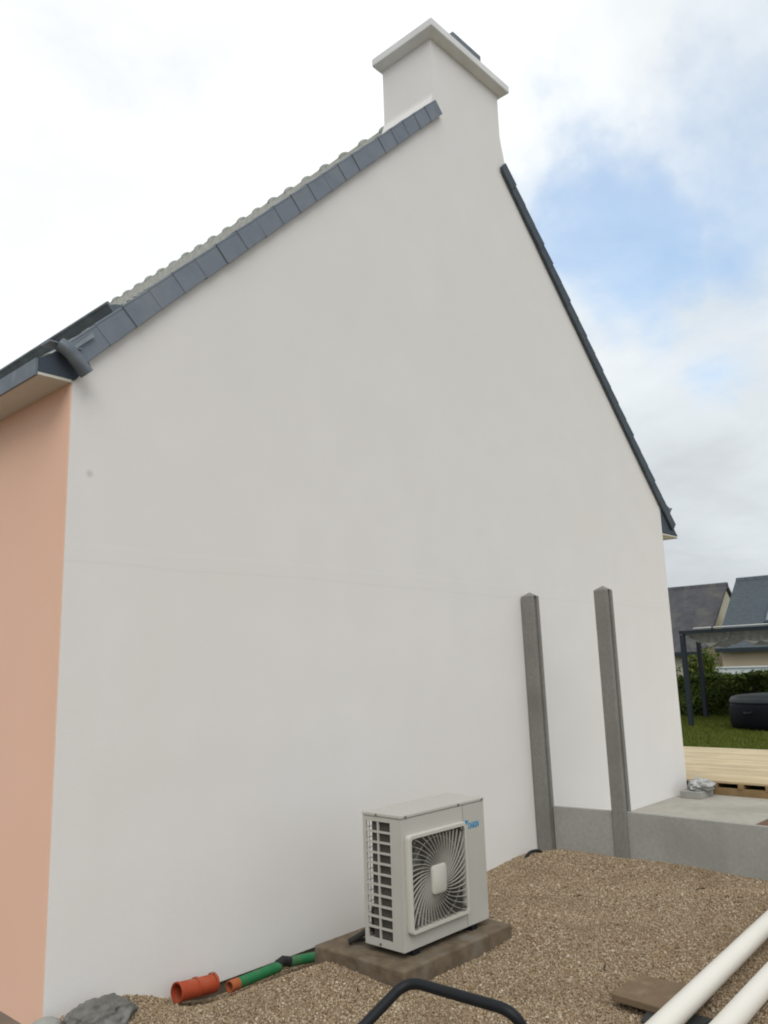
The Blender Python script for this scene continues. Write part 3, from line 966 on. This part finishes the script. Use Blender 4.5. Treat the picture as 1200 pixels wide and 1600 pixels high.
# maker's mark: small triangle and blue word
lx, lz = 2.215, 0.704
obj('logo_mark', MB().add([(lx - 0.012, AY0 - 0.0018, lz - 0.016), (lx + 0.026, AY0 - 0.0018, lz + 0.020), (lx - 0.012, AY0 - 0.0018, lz + 0.024),
                           (lx - 0.012, AY0 - 0.0002, lz - 0.016), (lx + 0.026, AY0 - 0.0002, lz + 0.020), (lx - 0.012, AY0 - 0.0002, lz + 0.024)],
                          [(0, 1, 2), (5, 4, 3), (0, 3, 4, 1), (1, 4, 5, 2), (2, 5, 3, 0)]), M['cyan'], ac)
cu = bpy.data.curves.new('logo_text', 'FONT')
cu.body = "DAIKIN"
cu.size = 0.044
cu.extrude = 0.0006
cu.offset = 0.0011
tmp = bpy.data.objects.new('tmp', cu)
C.objects.link(tmp)
dg = bpy.context.evaluated_depsgraph_get()
me = bpy.data.meshes.new_from_object(tmp.evaluated_get(dg))
bpy.data.objects.remove(tmp)
me.name = 'logo_text'
me.materials.clear()
me.materials.append(M['cyan'])
lo = link('logo_text', me, ac)
xs = [v.co.x for v in me.vertices]
lo.location = (lx + 0.020, AY0 - 0.0010, lz - 0.030)
k = 0.110 / (max(xs) - min(xs))
lo.rotation_euler = (R(90), 0, 0)
lo.scale = (k, 1.15, 1)

# ------------------------------------------------------------------ loose things on the gravel
def gz(x, y):
    return float(ground_z(np.array([x]), np.array([y]))[0])
# two white pipes
for i, (a, b, lab) in enumerate((((1.666, -2.505, 0.093), (3.392, -2.399, 0.088), 'longer white plastic drain pipe lying across the brown tile on gravel'),
                                 ((1.824, -2.707, 0.075), (2.515, -2.674, 0.075), 'white plastic drain pipe lying nearest the corner, right of the other pipe'))):
    a, b = Vector(a), Vector(b)
    d = (b - a).normalized()
    p0, p1 = a - d * (0.55 if i == 0 else 0.5), a + d * 3.6
    o = obj('drain_pipe', MB().pipe(p0, p1, 0.052, 0.0485, 28), M['pvc'], smooth=True)
    tag(o, lab, 'pipe', 'white drain pipes on the gravel')
bt = MB().prism_z([(1.957, -2.087), (1.940, -2.440), (2.305, -2.470), (2.290, -2.095)], 0.0, 0.034)
o = obj('floor_tile', bt, M['terracotta'], bevel=0.004)
o.location.z = 0.004
tag(o, 'square brown tile lying flat on gravel under the longer white pipe', 'tile')
dp = MB().prism_z([(1.83, -2.30), (1.80, -2.52), (2.06, -2.56), (2.05, -2.26)], -0.004, 0.0035)
o = obj('slate_plate', dp, M['darkplate'])
tag(o, 'dark flat plate on gravel half under the brown tile', 'plate')
# black tubular frame in the foreground
def fillet(pts, r, n=8):
    P = [Vector(p) for p in pts]
    out = [P[0]]
    for i in range(1, len(P) - 1):
        a, b, c = P[i - 1], P[i], P[i + 1]
        u, v = (a - b).normalized(), (c - b).normalized()
        q0, q1 = b + u * r, b + v * r
        for k in range(n + 1):
            t_ = k / n
            out.append(q0 * (1 - t_) ** 2 + b * 2 * t_ * (1 - t_) + q1 * t_ ** 2)
    out.append(P[-1])
    return out
def ray(px, py, z):
    d = RT * ((px - 600) / 1256) + DN * ((py - 800) / 1256) + FW
    t_ = (z - CAM.z) / d.z
    return CAM + d * t_
TL, TR = ray(636, 1532, 0.80), ray(806, 1581, 0.80)
LL, RL = ray(540, 1633, 0.70), ray(832, 1640, 0.70)
dl = (LL - TL).normalized(); dr = (RL - TR).normalized()
LF = TL + (LL - TL) * 1.15; RF = TR + (RL - TR) * 1.3
LG = Vector((LF.x - 0.10, LF.y - 0.12, 0.03)); RG = Vector((RF.x - 0.08, RF.y - 0.10, 0.03))
stand = thing('tube_stand', 'black bent tubular handle frame standing in the foreground', 'stand')
path = fillet([LG, LF, TL, TR, RF, RG], 0.055, 10)
obj('handle', MB().tube(path, 0.0150, 20), M['black'], stand, smooth=True)
BL = LG + Vector((-0.45, -0.35, 0)); BR = RG + Vector((-0.45, -0.35, 0))
obj('foot_rail', MB().tube(fillet([LG + Vector((0.1, 0.08, -0.012)), BL + Vector((0, 0, -0.012)), BR + Vector((0, 0, -0.012)), RG + Vector((0.1, 0.08, -0.012))], 0.06, 8), 0.0145, 14), M['black'], stand, smooth=True)
# orange sleeve, green pipes along the foot of the wall
oo = MB().pipe((0.690, -0.135, -0.030), (0.945, -0.125, -0.055), 0.050, 0.045, 24)
for q in (0.02, 0.5, 0.96):
    a, b = Vector((0.690, -0.135, -0.030)), Vector((0.945, -0.125, -0.050))
    p = a.lerp(b, q)
    d = (b - a).normalized()
    oo.pipe(p - d * 0.008, p + d * 0.008, 0.0535, 0.0502, 24)
o = obj('orange_sleeve', oo, M['orange'], smooth=True)
tag(o, 'bright orange plastic sleeve lying in the trench against the wall', 'pipe sleeve')
gp = thing('green_pipe', 'short straight green pipe with orange end beside the orange sleeve', 'pipe', 'green pipes along the wall')
obj('pipe_body', MB().pipe((1.095, -0.150, -0.093), (1.43, -0.120, -0.098), 0.031, 0.027, 20), M['green'], gp, smooth=True)
obj('orange_end', MB().pipe((1.03, -0.155, -0.092), (1.094, -0.150, -0.093), 0.033, 0.026, 20), M['orange2'], gp, smooth=True)
gq = thing('green_pipe', 'green pipe with black coupling running under the edge of the slab', 'pipe', 'green pipes along the wall')
obj('pipe_body', MB().tube([(1.515, -0.118, -0.095), (1.62, -0.122, -0.105), (1.80, -0.135, -0.125), (1.98, -0.16, -0.145)], 0.030, 16), M['green'], gq, smooth=True)
obj('coupling', MB().tube([(1.425, -0.117, -0.088), (1.47, -0.114, -0.076), (1.52, -0.118, -0.094)], 0.030, 14), M['cable'], gq, smooth=True)
# black cable with white plug by the first post
cb = thing('cable', 'short black cable with pale end poking from gravel at the wall foot', 'cable')
obj('wire', MB().tube(fillet([(4.56, -0.135, -0.02), (4.47, -0.10, 0.050), (4.33, -0.085, 0.055), (4.17, -0.11, -0.02)], 0.05, 6), 0.013, 10), M['cable'], cb, smooth=True)
obj('cable_end', MB().tube([(4.17, -0.11, -0.018), (4.10, -0.125, -0.035), (4.06, -0.13, -0.05)], 0.017, 10), M['whiteplastic'], cb, smooth=True)
# lumpy grey sack at the wall corner
def lump(name, cx, cy, cz, sx, sy, sz, m, seed, amp=0.22, sub=4, fq=1.9, fine=0.0):
    bm = bmesh.new()
    bmesh.ops.create_icosphere(bm, subdivisions=sub, radius=1.0)
    r2 = np.random.default_rng(seed)
    ws = [(Vector(r2.normal(size=3)), r2.uniform(0, 6.28), r2.uniform(0.4, 1.0)) for _ in range(16)]
    for v in bm.verts:
        p = v.co.copy()
        k = 0
        for w, ph, a in ws:
            k += a * (abs(math.sin(p.dot(w) * fq + ph)) - 0.6) / 16
            k += fine * a * (abs(math.sin(p.dot(w) * fq * 3.3 + ph * 2)) - 0.6) / 16
        p *= 1 + amp * 3.2 * k
        if p.z < -0.45:
            p.z = -0.45 + (p.z + 0.45) * 0.15
        v.co = (cx + p.x * sx, cy + p.y * sy, cz + p.z * sz)
    for f in bm.faces:
        f.smooth = True
    me = bpy.data.meshes.new(name)
    bm.to_mesh(me)
    bm.free()
    me.materials.append(m)
    return link(name, me)
o = lump('rubble_sack', 0.20, -0.20, 0.005, 0.17, 0.11, 0.085, M['sack'], 3, 0.42, 5, 2.6, 0.5)
tag(o, 'crumpled dark grey rubble sack at the corner of the white wall', 'sack')
o = lump('grey_stone', -0.035, -0.10, 0.0, 0.085, 0.07, 0.055, M['board'], 9, 0.12)
tag(o, 'low grey stone beside the crumpled sack at the wall corner', 'stone')
# twigs and flakes on the gravel
for k, (px, py, l, a) in enumerate(((945, 1505, 0.07, 0.4), (1095, 1395, 0.09, -0.3), (560, 1545, 0.06, 0.9), (905, 1400, 0.05, 0.2))):
    p = ray(px, py, 0.0)
    z0 = gz(p.x, p.y) + 0.012
    d = Vector((math.cos(a), math.sin(a), 0.0)) * l / 2
    c_ = Vector((p.x, p.y, z0))
    o = obj('twig', MB().tube([c_ - d, c_ + Vector((0, 0.006, 0.004)), c_ + d], 0.0032, 6), M['twig'])
    tag(o, ('dark twig on gravel just left of the brown tile', 'dark twig on gravel below the concrete board', 'dark twig on gravel left of the slab corner', 'dark twig on gravel in front of the second post')[k], 'twig', 'twigs on the gravel')

# ------------------------------------------------------------------ patio things
blk = MB()
blk.box(7.60, 7.98, -0.34, -0.09, 0.0865, 0.165)
o = obj('concrete_block', blk, M['board'], bevel=0.005)
tag(o, 'grey concrete block on the patio at the wall corner', 'block')
o = lump('plastic_bag', 7.83, -0.26, 0.205, 0.16, 0.13, 0.075, M['plastic'], 21, 0.55, 5, 2.8, 0.6)
tag(o, 'crumpled pale plastic bag lying on the grey block', 'bag')
rb = MB().prism_z([(6.33, -1.355), (6.72, -1.36), (7.1, -2.4), (6.0, -2.4), (6.05, -1.80)], 0.0865, 0.105)
o = obj('brick_paving', rb, M['orange2'])
o.data.materials[0] = material("red_grit", (0.20, 0.11, 0.075), (0.10, 0.065, 0.045), scale=40, rough=0.95, bump=0.6, bscale=90)
tag(o, 'reddish stone paver lying on the patio beyond the concrete board', 'paver')

deck = thing('wooden_deck', 'new pale timber deck on brown joists behind the house', 'deck')
obj('bearer', MB().box(8.02, 8.075, -6.0, -0.20, 0.0865, 0.168), M['joist'], deck)
jm = MB().box(-0.02, 0.30, -0.028, 0.028, 0.0, 0.050).mesh('joist', M['joist'])
for k in range(17):
    o = link('joist', jm, deck)
    o.location = (8.03, -0.34 - 0.31 * k, 0.1685)
for k in range(5):
    obj('bearer', MB().box(8.9 + k * 0.7, 8.96 + k * 0.7, -6, 5.5, 0.152, 0.216), M['joist'], deck)
PW = 0.140
npk = 26
pms = []
for v in range(4):
    mb = MB().box(0, PW - 0.006, -6.2, 5.6, 0, 0.028)
    c1 = [(0.64, 0.52, 0.335), (0.58, 0.465, 0.29), (0.66, 0.545, 0.36), (0.54, 0.425, 0.255)][v]
    mm = material("decking_%d" % v, c1, tuple(q * 0.84 for q in c1), scale=2.2, rough=0.7, c3=tuple(q * 0.74 for q in c1), s3=1.4)
    pms.append(mb.mesh('plank', mm, bevel=0.003, seg=1))
for k in range(npk):
    o = link('plank', pms[random.randrange(4)], deck)
    o.location = (8.055 + k * PW, random.uniform(-0.02, 0.02) - (0.0 if True else 0), 0.2195 + random.uniform(-0.002, 0.003))

# ------------------------------------------------------------------ garden
def grass():
    n = 60000
    y = rng.uniform(-0.5, 6.0, n)
    x = 11.72 + (21.5 - 11.72) * rng.random(n) ** 1.0
    d = np.stack([x - CAM.x, y - CAM.y], -1)
    az = np.arctan2(d[:, 1], d[:, 0])
    ok = (az > R(18)) & (az < R(27))
    x, y = x[ok], y[ok]
    n = len(x)
    h = rng.uniform(0.03, 0.075, n); w = rng.uniform(0.004, 0.009, n)
    a = rng.uniform(0, 6.28, n)
    lx, ly = rng.normal(0, 0.03, n), rng.normal(0, 0.03, n)
    z = 0.150
    V = np.stack([np.stack([x - np.cos(a) * w, y - np.sin(a) * w, np.full(n, z)], -1),
                  np.stack([x + np.cos(a) * w, y + np.sin(a) * w, np.full(n, z)], -1),
                  np.stack([x + lx, y + ly, z + h], -1)], 1).reshape(-1, 3)
    F = np.arange(3 * n).reshape(-1, 3)
    o = link('grass', raw_mesh('grass', V, F, M['grass']))
    tag(o, 'short green lawn grass between the deck and the hedge', 'grass', kind='stuff')
grass()

def leaves(P, Nrm, size, m, name):
    n = len(P)
    s = size * rng.uniform(0.6, 1.25, n)
    nn = Nrm + rng.normal(0, 0.75, (n, 3))
    nn /= np.linalg.norm(nn, axis=1)[:, None]
    ref = rng.normal(size=(n, 3))
    u = np.cross(nn, ref); u /= np.linalg.norm(u, axis=1)[:, None]
    v = np.cross(nn, u)
    pts = [(-1.0, 0.0), (0.0, -0.5), (1.0, 0.0), (0.0, 0.5)]
    V = np.stack([P + u * (a * s)[:, None] + v * (b * s)[:, None] for a, b in pts], 1).reshape(-1, 3)
    F = np.arange(4 * n).reshape(-1, 4)
    return raw_mesh(name, V, F, m)

hedge = thing('hedge', 'long dark green clipped hedge at the back of the lawn', 'hedge')
def hedge_top(y):
    return 1.22 + 0.07 * np.sin(y * 1.9 + 1.0) + 0.06 * np.sin(y * 4.3) + 0.14 * sstep(3.1, 2.4, y) - 0.10 * np.exp(-((y - 3.5) / 0.35) ** 2)
def build_hedge():
    n = 62000
    y = rng.uniform(-2, 9.5, n)
    top = hedge_top(y)
    which = rng.random(n)
    # front face, top, and body
    bulge = 0.12 * np.sin(y * 2.3) + 0.08 * np.sin(y * 5.7 + 2)
    zf = 0.16 + (top - 0.16) * rng.random(n)
    bulge = bulge + 0.10 * np.sin(zf * 6 + y * 3)
    x = np.where(which < 0.55, 20.35 + bulge * 0.8 + rng.exponential(0.10, n), 20.3 + rng.uniform(0.1, 1.4, n))
    z = np.where(which < 0.55, zf, top - rng.exponential(0.10, n) + rng.normal(0, 0.035, n) + 0.10 * (rng.random(n) > 0.96) * rng.random(n))
    P = np.stack([x, y, np.maximum(z, 0.16)], -1)
    Nr = np.where((which < 0.55)[:, None], np.array([-1.0, -0.1, 0.35]), np.array([-0.2, 0, 1.0]))
    o = link('foliage', leaves(P, Nr, 0.062, M['leaf'], 'foliage'), hedge)
    o['kind'] = 'stuff'
    core = MB()
    ys = np.linspace(-2, 9.5, 60)
    vs, fs = [], []
    for yy in ys:
        t_ = float(hedge_top(np.array(yy))) - 0.16
        vs += [(20.52, yy, 0.14), (20.55, yy, t_), (21.55, yy, t_), (21.6, yy, 0.14)]
    for i in range(len(ys) - 1):
        for k in range(4):
            k2 = (k + 1) % 4
            fs.append((i * 4 + k, i * 4 + k2, i * 4 + 4 + k2, i * 4 + 4 + k))
    core.add(vs, fs)
    obj('branches', core, M['twig'], hedge)
build_hedge()

def bush(name, label, cx, cy, r, h, n, z0=0.15, cat='shrub', m='leaf2'):
    t_ = thing(name, label, cat)
    st = MB()
    tips = []
    for k in range(9):
        a = rng.uniform(0, 6.28); q = rng.uniform(0.2, 0.8) * r
        tip = (cx + math.cos(a) * q, cy + math.sin(a) * q, z0 + h * rng.uniform(0.6, 0.95))
        st.tube([(cx + math.cos(a) * 0.04, cy + math.sin(a) * 0.04, z0 - 0.05), (cx + math.cos(a) * q * 0.4, cy + math.sin(a) * q * 0.4, z0 + h * 0.35), tip], 0.022, 6, r1=0.006)
        tips.append(tip)
    obj('stems', st, M['twig'], t_)
    C_ = []
    for k in range(26):
        a = rng.uniform(0, 6.28); q = r * math.sqrt(rng.random()); zz_ = rng.uniform(0.25, 1.0)
        C_.append((cx + math.cos(a) * q * (1.1 - 0.5 * zz_), cy + math.sin(a) * q * (1.1 - 0.5 * zz_), z0 + h * zz_ * rng.uniform(0.85, 1.0)))
    C_ = np.array(C_)
    idx = rng.integers(0, len(C_), n)
    P = C_[idx] + rng.normal(0, 0.13, (n, 3))
    P[:, 2] = np.maximum(P[:, 2], z0 + 0.05)
    Nr = P - np.array([cx, cy, z0 + h * 0.4])
    Nr /= np.linalg.norm(Nr, axis=1)[:, None]
    o = link('foliage', leaves(P, Nr, 0.06, M[m], 'foliage'), t_)
    o['kind'] = 'stuff'
bush('shrub', 'taller light green shrub rising above the hedge between the pergola posts', 21.3, 4.86, 0.42, 1.72, 5200)
bush('shrub', 'green shrub in the hedge line close to the house corner', 20.9, 5.75, 0.45, 1.28, 4200, m='leaf')

bw = thing('boundary_wall', 'long white boundary wall showing above the hedge', 'wall')
obj('wall', MB().box(24.2, 24.4, -12, 6.02, -0.56, 1.385), M['bwall'], bw)
obj('coping', MB().box(24.16, 24.44, -12, 6.06, 1.386, 1.425), M['bwall'], bw)

# pergola with gathered canopy
pg = thing('pergola', 'dark metal garden pergola with gathered grey fabric canopy', 'pergola')
PX0, PX1, PY0, PY1, PT = 16.98, 19.75, 0.2, 3.56, 2.36
def ppost(x, y, top):
    mb = MB().box(x - 0.05, x + 0.05, y - 0.05, y + 0.05, 0.15, top)
    mb.box(x - 0.09, x + 0.09, y - 0.09, y + 0.09, 0.1502, 0.162)
    obj('post', mb, M['pergola'], pg)
for (x, y) in ((PX0, PY1), (PX1, 4.28), (PX0, PY0), (PX1, PY0 + 0.4)):
    ppost(x, y, PT - 0.10)
obj('beam', MB().box(PX0 - 0.05, PX0 + 0.05, PY0 - 1.2, PY1 + 0.06, PT - 0.078, PT), M['pergola'], pg)
obj('beam', MB().box(PX1 - 0.05, PX1 + 0.05, PY0 - 1.0, 4.34, PT - 0.078, PT), M['pergola'], pg)
def slant(x0, y0, x1, y1):
    dx, dy = x1 - x0, y1 - y0
    l = math.hypot(dx, dy); nx, ny = -dy / l * 0.04, dx / l * 0.04
    return MB().prism_z([(x0 + nx, y0 + ny), (x1 + nx, y1 + ny), (x1 - nx, y1 - ny), (x0 - nx, y0 - ny)], PT - 0.085, PT - 0.012)
obj('beam', slant(PX0 + 0.055, PY1, PX1 - 0.055, 4.28), M['pergola'], pg)
obj('beam', slant(PX0 + 0.055, PY0, PX1 - 0.055, PY0 + 0.4), M['pergola'], pg)
obj('canopy_rail', MB().tube([(PX0 - 0.07, 3.25, PT + 0.035), (PX0 - 0.07, -1.0, PT + 0.06)], 0.018, 10), M['rail'], pg, smooth=True)
obj('canopy_rail', MB().tube([(PX0 - 0.07, PY1 - 0.75 + 0.02, PT + 0.02), (PX0 - 0.07, PY1 - 0.75 - 0.02, PT + 0.06)], 0.022, 8), M['pergola'], pg, smooth=True)
def canopy():
    """fabric gathered in swags, hanging from cross bars"""
    bars = [3.46, 2.42, 1.35, 0.3]
    nu, nv = 60, 26
    V, F = [], []
    for iu in range(nu + 1):
        y = bars[0] + (bars[-1] - bars[0]) * iu / nu
        for b in range(3):
            if bars[b] >= y >= bars[b + 1] - 1e-6:
                t_ = (bars[b] - y) / (bars[b] - bars[b + 1])
                break
        sag = 0.25 * 4 * t_ * (1 - t_)
        for iv in range(nv + 1):
            q = iv / nv
            x = PX0 + 0.08 + (PX1 - PX0 - 0.16) * q
            yy = y + 0.72 * q * (PY1 - y < 9) * max(0.0, (y - 0.2) / 3.3)
            ripple = 0.04 * math.sin(t_ * 16 + 2.2 * b) * (1 - 0.4 * q) + 0.012 * math.sin(t_ * 31 + 5 * q)
            z = PT - 0.11 - sag - ripple * (4 * t_ * (1 - t_)) - 0.012 * math.sin(q * 40)
            V.append((x, yy, z))
    w = nv + 1
    for iu in range(nu):
        for iv in range(nv):
            a = iu * w + iv
            F.append((a, a + 1, a + w + 1, a + w))
    me = raw_mesh('canopy', np.array(V), np.array(F), M['fabric'], smooth=True)
    link('canopy', me, pg)
    # the edge of the cloth falls in folds under the front beam
    V, F = [], []
    nu, nv = 150, 6
    for iu in range(nu + 1):
        y = bars[0] + 0.06 + (bars[-1] - bars[0] - 0.06) * iu / nu
        t_ = 0.0
        for b in range(3):
            if bars[b] >= y >= bars[b + 1] - 1e-6:
                t_ = (bars[b] - y) / (bars[b] - bars[b + 1])
                break
        drop = 0.07 + 0.185 * (4 * t_ * (1 - t_)) ** 0.8
        for iv in range(nv + 1):
            q = iv / nv
            fold = math.sin(y * 34 - q * 5.0 * (t_ - 0.5)) * 0.020 * (0.3 + q)
            V.append((PX0 + 0.075 + fold, y, PT - 0.055 - drop * q))
    w = nv + 1
    for iu in range(nu):
        for iv in range(nv):
            a = iu * w + iv
            F.append((a, a + 1, a + w + 1, a + w))
    link('canopy_edge', raw_mesh('canopy_edge', np.array(V), np.array(F), M['fabric'], smooth=True), pg)
canopy()

# round black tub with its cover
tub = thing('hot_tub', 'round black inflatable tub with glossy cover on the lawn', 'hot tub')
def lathe(cx, cy, prof, n=48):
    mb = MB()
    vs, fs = [], []
    for k in range(n):
        a = 2 * math.pi * k / n
        for r, z in prof:
            vs.append((cx + math.cos(a) * r, cy + math.sin(a) * r, z))
    m = len(prof)
    for k in range(n):
        k2 = (k + 1) % n
        for j in range(m - 1):
            fs.append((k * m + j, k2 * m + j, k2 * m + j + 1, k * m + j + 1))
    fs.append(tuple(k * m + m - 1 for k in range(n)))
    fs.append(tuple(k * m for k in range(n - 1, -1, -1)))
    return mb.add(vs, fs)
tcx, tcy = 17.0, 1.60
obj('tub_wall', lathe(tcx, tcy, [(0.90, 0.15), (0.965, 0.19), (1.0, 0.30), (1.005, 0.45), (1.0, 0.62), (0.96, 0.74), (0.90, 0.80)]), M['tub'], tub, smooth=True)
obj('tub_cover', lathe(tcx, tcy, [(0.985, 0.735), (0.975, 0.79), (0.93, 0.845), (0.84, 0.875), (0.5, 0.905), (0.0001, 0.915)]), M['tubtop'], tub, smooth=True)
hd = MB()
for a in (3.6, 4.4, 2.8):
    x, y = tcx + math.cos(a) * 1.0, tcy + math.sin(a) * 1.0
    tx, ty = -math.sin(a), math.cos(a)
    hd.tube([(x - tx * 0.1, y - ty * 0.1, 0.55), (x + math.cos(a) * 0.04 - tx * 0.05, y + math.sin(a) * 0.04 - ty * 0.05, 0.53), (x + math.cos(a) * 0.04 + tx * 0.05, y + math.sin(a) * 0.04 + ty * 0.05, 0.53), (x + tx * 0.1, y + ty * 0.1, 0.55)], 0.012, 8)
obj('handles', hd, M['tubtop'], tub, smooth=True)

# ------------------------------------------------------------------ far houses
def far_house(label, xe, xr, ya, yb, ze, zr, wall_m, roof_m, depth_back):
    """eaves at xe facing the garden, ridge at xr; gables at ya (far) and yb (near side)"""
    h = thing('house', label, 'house', 'houses beyond the hedge')
    xb = xr + depth_back
    zb = ze
    y0, y1 = min(ya, yb), max(ya, yb)
    mb = MB().prism_y([(xe + 0.35, -0.56), (xb - 0.35, -0.56), (xb - 0.35, zb + 0.2), (xr, zr - 0.20), (xe + 0.35, ze + 0.2)], y0 + 0.12, y1 - 0.12)
    obj('wall', mb, wall_m, h)
    rf = MB()
    rf.prism_y([(xe, ze), (xe, ze + 0.14), (xr, zr), (xb, zb + 0.14), (xb, zb), (xr, zr - 0.16)], y0, y1)
    ro = obj('roof', rf, roof_m, h)
    # courses of slate: thin steps on the slope facing the garden
    nC = 44
    st = MB()
    for k in range(nC):
        t0, t1 = k / nC, (k + 1.0) / nC
        xa, za = xe + (xr - xe) * t0, ze + 0.14 + (zr - ze - 0.14) * t0
        xb2, zb2 = xe + (xr - xe) * t1, ze + 0.14 + (zr - ze - 0.14) * t1
        st.add([(xa - 0.012, y0 + 0.02, za + 0.012), (xa - 0.012, y1 - 0.02, za + 0.012), (xb2, y1 - 0.02, zb2 + 0.004), (xb2, y0 + 0.02, zb2 + 0.004),
                (xa, y0 + 0.02, za + 0.002), (xa, y1 - 0.02, za + 0.002)], [(0, 3, 2, 1), (0, 1, 5, 4)])
    so_ = obj('slate_courses', st, roof_m, ro)
    so_['kind'] = 'stuff'
    n = int((y1 - y0) / 0.42)
    rt = MB()
    for k in range(n):
        a = y0 + (y1 - y0) * k / n
        b = y0 + (y1 - y0) * (k + 0.94) / n
        rt.prism_y([(xr - 0.14, zr - 0.10), (xr - 0.10, zr + 0.035), (xr, zr + 0.065), (xr + 0.10, zr + 0.035), (xr + 0.14, zr - 0.10)], a, b)
    r_ = obj('ridge_tiles', rt, roof_m, ro)
    r_['kind'] = 'stuff'
    obj('fascia', MB().box(xe - 0.03, xe - 0.002, y0, y1, ze - 0.03, ze + 0.12), M['pergola'], h)
    return h, ro
h1, r1_ = far_house('older house with mottled dark roof and yellowish gable edge beyond the hedge', 34.0, 37.6, 9.62, 20.0, 1.88, 5.22, M['cream2'], M['oldroof'], 3.6)
h2, r2_ = far_house('newer house with smooth blue grey slate roof beyond the hedge', 32.0, 35.4, -6.0, 8.44, 1.95, 5.17, M['cream'], M['newroof'], 3.4)
# skylight in the nearer roof
def roof_pt(x, up):
    tt = (x - 32.0) / 3.4
    z = 1.95 + 0.14 + (5.17 - 2.09) * tt
    nx, nz = -0.672, 0.741
    return (x + nx * up, z + nz * up)
a, b = 33.05, 33.95
sk = obj('skylight', MB().prism_y([roof_pt(a, 0.02), roof_pt(b, 0.02), roof_pt(b, 0.09), roof_pt(a, 0.09)], 5.85, 6.72), M['darkbox'], h2)
obj('pane', MB().prism_y([roof_pt(a + 0.07, 0.092), roof_pt(b - 0.07, 0.092), roof_pt(b - 0.07, 0.105), roof_pt(a + 0.07, 0.105)], 5.92, 6.65), M['glass'], sk)
